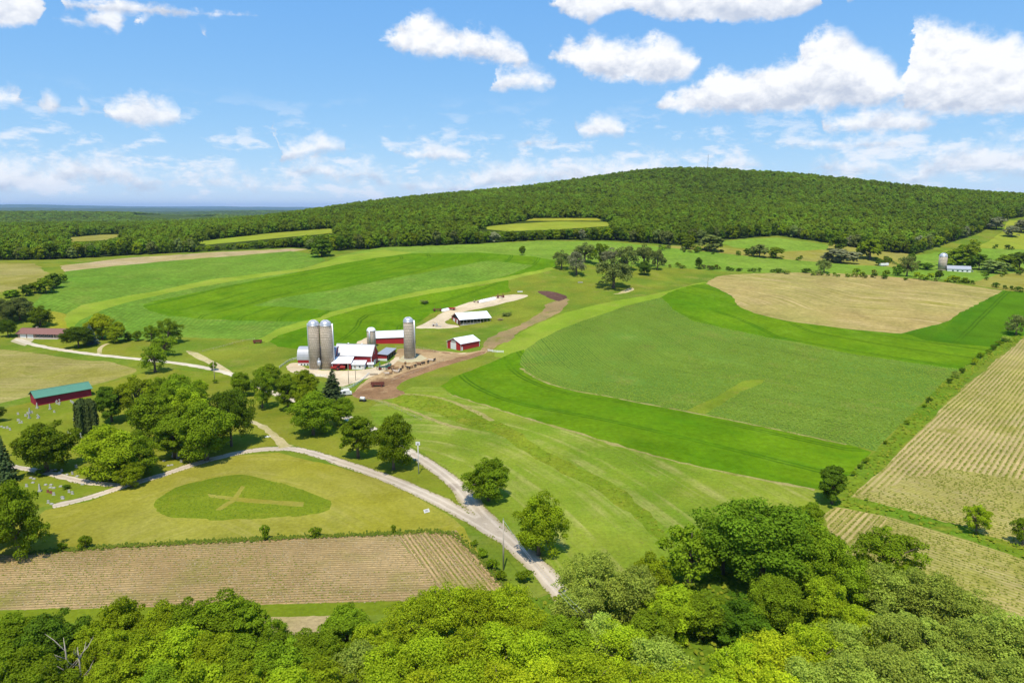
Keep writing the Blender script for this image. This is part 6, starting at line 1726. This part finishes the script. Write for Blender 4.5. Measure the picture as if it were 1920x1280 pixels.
def tractor(label, px, py, rz, s=1.0):
    t = thing('tractor', label, 'tractor', at(px, py), rz); t.scale = (s, s, s)
    MB().prism([(-.4, .9), (.4, .9), (.4, 1.6), (.25, 1.75), (-.25, 1.75), (-.4, 1.6)], .2, 2.4).obj('hood', REDP, t)
    MB().box(-1.2, .2, -.5, .5, .7, 1.3).obj('body', REDP, t)
    MB().box(-.95, .1, -.6, .6, 2.5, 2.6).obj('canopy', REDP, t)
    for x in (-.9, .05):
        for y in (-.55, .55): MB().tube([(x, y, 1.3), (x, y, 2.5)], .05, 5).obj('post', DARK, t)
    MB().tube([(1.9, 0, 1.7), (1.9, 0, 2.5)], .05, 6).obj('exhaust', DARK, t)
    for y in (-.85, .85): wheel(t, -.8, y, .8, .45)
    for y in (-.6, .6): wheel(t, 1.9, y, .45, .28)


def wagon(name, label, px, py, rz, L=5.0, Wd_=2.2, h=1.0, body=REDP, boxed=True, s=1.0):
    t = thing(name, label, 'wagon', at(px, py), rz); t.scale = (s, s, s)
    MB().box(-L / 2, L / 2, -Wd_ / 2, Wd_ / 2, .85, 1.0).obj('bed', body, t)
    if boxed:
        for y in (-Wd_ / 2, Wd_ / 2 - .08): MB().box(-L / 2, L / 2, y, y + .08, 1.0, 1.0 + h).obj('side_board', body, t)
        for x in (-L / 2, L / 2 - .08): MB().box(x, x + .08, -Wd_ / 2 + .09, Wd_ / 2 - .09, 1.0, 1.0 + h * .9).obj('end_board', body, t)
    for x in (-L * .33, L * .33):
        for y in (-Wd_ / 2 - .05, Wd_ / 2 + .05): wheel(t, x, y, .45)
    MB().tube([(L / 2, 0, .7), (L / 2 + 1.6, 0, .5)], .07, 6).obj('hitch', DARK, t)
    return t


tractor('red tractor standing before the open lean-to bay', 637, 693.5, 0.2, 1.15)
wagon('farm_wagon', 'red wagon behind the tractor beside the twin silos', 627, 693, 0.1, 3.2, 1.8, .9)
wagon('manure_spreader', 'dark red manure spreader on bare soil below the cattle yard', 708, 724, 0.05, 6.0, 2.2, .9, RUST)
wagon('hay_wagon', 'red hay wagon near the round silage heap above the cattle shed', 846, 580.5, -0.2, 6.0, 2.3, .5, REDP)
wagon('hay_wagon', 'rusty wagon alone in the left pasture', 483, 643, 0.3, 5.0, 2.2, .8, RUST)


def implement(name, label, px, py, rz, s=1.0, mat=RUST):
    t = thing(name, label, 'implement', at(px, py), rz); t.scale = (s, s, s)
    MB().box(-2.4, 2.4, -.12, .12, .9, 1.15).obj('toolbar', mat, t)
    MB().box(-1.5, 1.5, -1.2, -.96, .85, 1.1).obj('toolbar', mat, t)
    for x in np.linspace(-2.2, 2.2, 7): MB().tube([(x, 0, 1.0), (x, .5, .6), (x, .3, .1)], .08, 5).obj('tine', mat, t)
    for x in (-1.5, 1.5):
        MB().tube([(x, -1.1, 1.0), (x * .9, 0, 2.3), (x, .1, 1.0)], .09, 5).obj('folding_arm', mat, t); wheel(t, x, -.5, .5)
    MB().tube([(0, -1.1, 1.0), (0, -3.2, .5)], .1, 6).obj('hitch', mat, t)


implement('cultivator', 'rusty folded cultivator above the cattle shed roof', 820, 583, 0.2, 1.5)
implement('disc_harrow', 'rusty disc harrow at the far end of the white silage bag', 938, 558, 0.4, 1.5)
implement('harrow', 'dull tangle of machinery at the near end of the long silage bag', 893, 567, -0.3, 1.0, WOOD)
implement('feeder_rack', 'dark teal feeder racks heaped at the barnyard corner', 720, 692, 0.5, 1.6, TEAL)
implement('feeder_rack', 'second dark rack beside the teal heap in the barnyard', 727, 688, 1.2, 1.2, TEAL)
implement('hay_rake', 'grey hay rake on the gravel in front of the cattle shed', 815, 611, 0.9, 1.1, GREYWOOD)


def silage_bag(label, a, b, r):
    p, q = at(*a), at(*b); d = q - p; L = math.hypot(d.x, d.y)
    t = thing('silage_bag', label, 'silage bag', p, math.atan2(d.y, d.x))
    n = 15; vs = []; fs = []; m_ = 11
    for i in range(n):
        f_ = i / (n - 1); e = min(1, math.sin(math.pi * min(max(f_, .02), .98)) * 3.2) ** .5
        dz = (zat(p.x + d.x * f_, p.y + d.y * f_) - p.z)
        for k in range(m_):
            q_ = math.pi * k / (m_ - 1)
            vs.append((L * f_, r * 1.15 * e * math.cos(q_), dz - .15 + r * 1.1 * e * math.sin(q_) * (1 + .05 * math.sin(i * 2.1))))
    for i in range(n - 1):
        for k in range(m_ - 1): fs.append((i * m_ + k, i * m_ + k + 1, (i + 1) * m_ + k + 1, (i + 1) * m_ + k))
    MB().add(vs, fs).obj('bag', PLASTIC, t, True)
    for k in range(7):
        f_ = .1 + .13 * k
        wl = MB().lathe([(.28, 0), (.36, .06), (.36, .16), (.28, .22)], 10).obj('tyre_weight', RUBBER, t)
        wl.location = (L * f_, 0, r * 1.1 - .15 + (zat(p.x + d.x * f_, p.y + d.y * f_) - p.z) - .02)


silage_bag('long white silage bag on the gravel strip behind the cattle shed', (897, 567), (930, 560), 1.7)
silage_bag('short white silage heap left of the red hay wagon', (827, 583.5), (842, 580), 1.5)
# bales and troughs
for x_, y_, l_ in ((975, 547.5, 'white water trough at the end of the gravel strip'), (1088, 530, 'pale salt trough under the pasture oaks'), (822, 613, 'concrete trough on the gravel by the cattle shed'), (701, 703, 'small brown trough at the barnyard gate')):
    t = thing('trough', l_, 'trough', at(x_, y_), 0.2)
    c_ = {'w': WHITE, 'p': STONE, 'c': CONC, 's': WOOD}[l_[0]]
    MB().box(-2, 2, -.6, -.5, 0, .7).box(-2, 2, .5, .6, 0, .7).box(-2, -1.9, -.5, .5, 0, .7).box(1.9, 2, -.5, .5, 0, .7).box(-1.9, 1.9, -.5, .5, .05, .15).obj('basin', c_, t)
    for x in (-1.5, 1.5): MB().box(x - .1, x + .1, -.45, .45, -.4, .05).obj('foot', c_, t)


# --- cattle
def cow_mesh(seed):
    rr = random.Random(seed)
    low = rr.random() < .55
    mb = MB()
    hx, hz_ = (2.05, .55) if low else (2.0, 1.55)
    mb.tube([(-1.0, 0, 1.25), (-.9, 0, 1.15), (-.4, 0, 1.02), (.2, 0, 1.0), (.75, 0, 1.08), (1.15, 0, 1.22), (1.5, 0, (1.25 + hz_) / 2), (1.75, 0, hz_), (hx, 0, hz_ - .12), (hx + .12, 0, hz_ - .2)],
            [.12, .36, .44, .45, .42, .30, .22, .19, .14, .07], 10)
    for x, y in ((-.75, -.25), (-.75, .25), (.8, -.22), (.8, .22)):
        mb.tube([(x, y, 1.0), (x + (.08 if x < 0 else 0), y, .55), (x, y, 0)], [.17, .09, .07], 6)
    mb.tube([(-1.05, 0, 1.3), (-1.16, 0, .9), (-1.14, 0, .5)], [.05, .03, .04], 5)
    for y in (-.2, .2): mb.tube([(1.68, y * .6, hz_ + .1), (1.64, y * 1.5, hz_ + .12)], [.06, .03], 4)
    return mb.mesh('body', True)


COWM = [cow_mesh(i) for i in range(3)]
HIDE = {'black': plain_mat('black_hide', (0.02, 0.018, 0.018), .7, var=.2), 'tan': plain_mat('tan_hide', (0.33, 0.19, 0.09), .8, var=.2, vscale=1.5), 'white': plain_mat('pale_hide', (0.55, 0.47, 0.38), .8, var=.25, vscale=1.2), 'brown': plain_mat('brown_hide', (0.15, 0.07, 0.035), .8, var=.2)}
cows = [(726, 703, 'white', 'pale cow at the left end of the feeding row'), (733, 701.5, 'tan', 'tan cow second in the feeding row'), (737, 695, 'brown', 'brown cow standing behind the feeding row at left'), (742, 699, 'white', 'pale cow third in the feeding row'), (748, 697, 'white', 'pale cow just left of the first black one'),
        (751, 695.5, 'black', 'first black cow from the left in the feeding row'), (744, 692, 'tan', 'tan cow behind the pale ones in the cattle yard'), (736, 689, 'tan', 'tan cow farthest left in the cattle yard'), (755, 690, 'brown', 'brown cow alone in mid yard'), (766, 692, 'black', 'black cow in the middle of the feeding row'), (772, 690, 'tan', 'tan cow right of the middle black cow'),
        (779, 688, 'black', 'black cow before the lone silo'), (786, 685, 'brown', 'brown cow before the lone silo'), (794, 683, 'black', 'black cow right of the brown one below the silo'), (803, 680.5, 'black', 'large black cow near the right end of the row'), (809, 678, 'white', 'pale cow near the right end of the row'), (815, 676.5, 'black', 'last black cow at the right end of the row'), (760, 683, 'tan', 'tan cow lying close to the silo pad')]
for i_, (x_, y_, c_, l_) in enumerate(cows):
    t = thing('cow', l_, 'cow', at(x_, y_), _rt.uniform(-.5, .5) + (math.pi if i_ % 3 == 0 else -1.9), 'cattle in the yard')
    me = COWM[i_ % 3].copy(); me.materials.clear(); me.materials.append(HIDE[c_])
    link('body', me, None, t)
    MB().box(-.2, .2, -.08, .08, .52, .62).obj('udder', HIDE['white'], t)

# --- headstones
def stone_parts(t, kind, mat):
    if kind == 'slab':
        MB().box(-.5, .5, -.2, .2, -.3, .18).obj('base', mat, t)
        MB().prism([(-.09, .18), (.09, .18), (.09, 1.05), (-.09, 1.05)], -.38, .38).obj('tablet', mat, t)
    elif kind == 'obelisk':
        MB().box(-.5, .5, -.5, .5, -.3, .5).obj('base', mat, t)
        MB().add([(-.3, -.3, .5), (.3, -.3, .5), (.3, .3, .5), (-.3, .3, .5), (-.16, -.16, 2.5), (.16, -.16, 2.5), (.16, .16, 2.5), (-.16, .16, 2.5), (0, 0, 2.9)], [(0, 1, 5, 4), (1, 2, 6, 5), (2, 3, 7, 6), (3, 0, 4, 7), (4, 5, 8), (5, 6, 8), (6, 7, 8), (7, 4, 8)]).obj('shaft', mat, t)
    elif kind == 'cross':
        MB().box(-.45, .45, -.3, .3, -.3, .4).obj('base', mat, t)
        MB().box(-.12, .12, -.1, .1, .4, 2.1).box(-.5, -.125, -.09, .09, 1.4, 1.65).box(.125, .5, -.09, .09, 1.4, 1.65).obj('cross', mat, t)
    else:
        MB().box(-.55, .55, -.35, .35, -.2, .14).obj('base', mat, t)
        MB().box(-.45, .45, -.25, .25, .14, .38).obj('marker', mat, t)


GST = [(70, 765, 'obelisk', 0), (104, 754, 'obelisk', 0), (107, 757, 'cross', 0), (112, 755, 'cross', 0), (111, 758.5, 'slab', 0), (133, 753, 'slab', 0), (136, 755, 'slab', 0), (138, 757, 'slab', 1), (94, 767, 'obelisk', 0), (102, 773, 'slab', 0), (48, 780, 'slab', 0), (52, 776, 'slab', 0), (56, 775, 'obelisk', 0), (60, 774, 'slab', 0), (55, 784, 'obelisk', 1),
       (34, 777, 'slab', 0), (71, 784, 'cross', 0), (73, 783, 'slab', 0), (34, 789, 'slab', 0), (37, 793, 'cross', 0), (41, 793, 'slab', 0), (3, 800, 'marker', 0), (8, 802, 'marker', 0), (14, 803, 'slab', 0), (19, 806, 'slab', 0), (31, 832, 'slab', 0), (141, 781, 'obelisk', 1), (139, 787, 'slab', 0), (143, 788, 'slab', 0), (152, 820, 'cross', 0), (128, 812, 'slab', 0), (133, 816, 'slab', 0), (180, 830, 'slab', 0), (241, 772, 'cross', 0),
       (143, 876, 'slab', 0), (97, 882, 'marker', 0), (104, 881, 'marker', 0), (116, 884, 'slab', 1), (112, 886, 'marker', 0), (136, 889, 'slab', 1), (145, 893, 'marker', 0), (126, 890, 'marker', 0), (50, 912, 'slab', 0), (58, 896, 'marker', 0), (64, 898, 'marker', 0), (62, 905, 'marker', 0), (75, 921, 'obelisk', 0), (90, 923, 'slab', 2), (96, 925, 'slab', 2), (101, 928, 'slab', 0), (86, 909, 'marker', 0), (96, 909, 'marker', 0), (95, 914, 'marker', 0),
       (101, 915, 'marker', 0), (114, 912, 'marker', 0), (130, 923, 'slab', 0), (136, 926, 'slab', 0), (117, 932, 'marker', 1), (118, 935, 'marker', 0), (91, 943, 'slab', 0), (97, 945, 'marker', 0), (324, 856, 'cross', 0), (333, 858, 'obelisk', 0), (316, 873, 'marker', 0), (322, 872, 'marker', 0), (308, 864, 'marker', 0), (340, 866, 'slab', 0), (420, 805, 'slab', 0), (155, 908, 'marker', 0)]
WHERE = [(lambda x, y: y < 770 and x < 90, 'beside the left gable of the green-roofed shed'), (lambda x, y: y < 770, 'in front of the green-roofed shed'), (lambda x, y: y < 800 and x < 80, 'on the open grass below the green-roofed shed'), (lambda x, y: y < 870 and x < 40, 'at the left edge above the spruce'),
         (lambda x, y: y < 850 and x < 260, 'near the columnar cedars'), (lambda x, y: y < 895 and x > 90 and x < 160, 'right above the narrow cemetery lane'), (lambda x, y: x > 300, 'under the cemetery grove'), (lambda x, y: True, 'in the plot between the two cemetery lanes')]
gname = {'slab': 'upright slab', 'obelisk': 'obelisk', 'cross': 'cross', 'marker': 'low marker'}
seen = {}
for x_, y_, k_, c_ in GST:
    wh = next(w_ for f_, w_ in WHERE if f_(x_, y_))
    mm = (STONE, GSTONE, REDSTONE)[c_]
    lab = '%s headstone, %s, %s' % (('white', 'dark grey', 'red granite')[c_], gname[k_], wh)
    seen.setdefault(lab, []).append((x_, y_, k_, mm))
ORD2 = ['leftmost', 'second from left', 'third from left', 'fourth from left', 'fifth from left', 'sixth from left', 'seventh from left', 'eighth from left', 'ninth from left', 'tenth from left', 'eleventh from left', 'twelfth from left', 'thirteenth from left', 'fourteenth from left']
for lab, lst in seen.items():
    lst.sort()
    for i_, (x_, y_, k_, mm) in enumerate(lst):
        l2 = lab if len(lst) == 1 else (lab + ', ' + (ORD2[i_] if i_ < len(lst) - 1 or len(lst) < 2 else 'rightmost'))
        t = thing('headstone', l2, 'headstone', at(x_, y_), _rt.uniform(-.25, .25), 'cemetery headstones'); t.scale = (0.85, 0.85, 0.85)
        stone_parts(t, k_, mm)

# --- little sign on the dry lawn and posts
p = at(800, 960)
t = thing('lawn_sign', 'small white sign board leaning back on the dry lawn near the fork', 'sign', p, 0.6); t.scale = (.75, .75, .75)
b = MB().add([(-1.1, -.4, .1), (1.1, -.4, .1), (1.1, .4, 1.1), (-1.1, .4, 1.1), (-1.1, -.34, .06), (1.1, -.34, .06), (1.1, .46, 1.06), (-1.1, .46, 1.06)], [(0, 1, 2, 3), (7, 6, 5, 4), (0, 4, 5, 1), (1, 5, 6, 2), (2, 6, 7, 3), (3, 7, 4, 0)]).obj('board', GREYWOOD, t)
MB().add([(-.6, -.2, .37), (.5, -.2, .37), (.5, .2, .87), (-.6, .2, .87)], [(0, 1, 2, 3)]).obj('panel', GSTONE, b)
for x in (-.8, .8): MB().box(x - .06, x + .06, .3, .42, -.3, .9).obj('post', WOOD, t)
p = at(502, 819)
t = thing('grave_marker', 'flat white cross-shaped marker on the grass left of the lane bend', 'marker', p, 0.5)
MB().box(-1.0, 1.0, -.15, .15, -.2, .25).obj('arm', WHITE, t)
MB().box(-.15, .15, .16, .9, -.2, .24).box(-.15, .15, -.7, -.16, -.2, .24).obj('stem', WHITE, t)
for px_, py_, l_ in ((951, 592, 'heap of dark brush right of the cattle shed'), (938, 600, 'small pale brush heap at the right end of the cattle shed'), (795, 569, 'dark brush heap on the bank above the cattle shed')):
    q = at(px_, py_)
    plant(q.x, q.y, 8 if 'small' not in l_ else 5, 3.0 if 'small' not in l_ else 1.2, 'bush_b', 'oak' if 'pale' not in l_ else (0.35, 0.27, 0.15), l_, 'brush heaps by the cattle shed', cat='brush')

# ------------------------------------------------------------------ the air: thin summer haze over the whole country
hz = MB().box(-56000, 56000, -56000, 56000, -60, 460).mesh('haze')
hm = bpy.data.materials.new('haze_air'); hm.use_nodes = True
ht = NT(hm.node_tree)
pv = ht.n('ShaderNodeVolumePrincipled')
pv.inputs['Color'].default_value = (0.42, 0.66, 1.0, 1)
pv.inputs['Density'].default_value = 2.6e-5
pv.inputs['Anisotropy'].default_value = 0.0
ho = ht.n('ShaderNodeOutputMaterial'); ht.l(pv.outputs[0], ho.inputs['Volume'])
tag(link('haze', hz, hm), 'thin blue summer haze filling the air to the horizon', 'haze', kind='stuff')
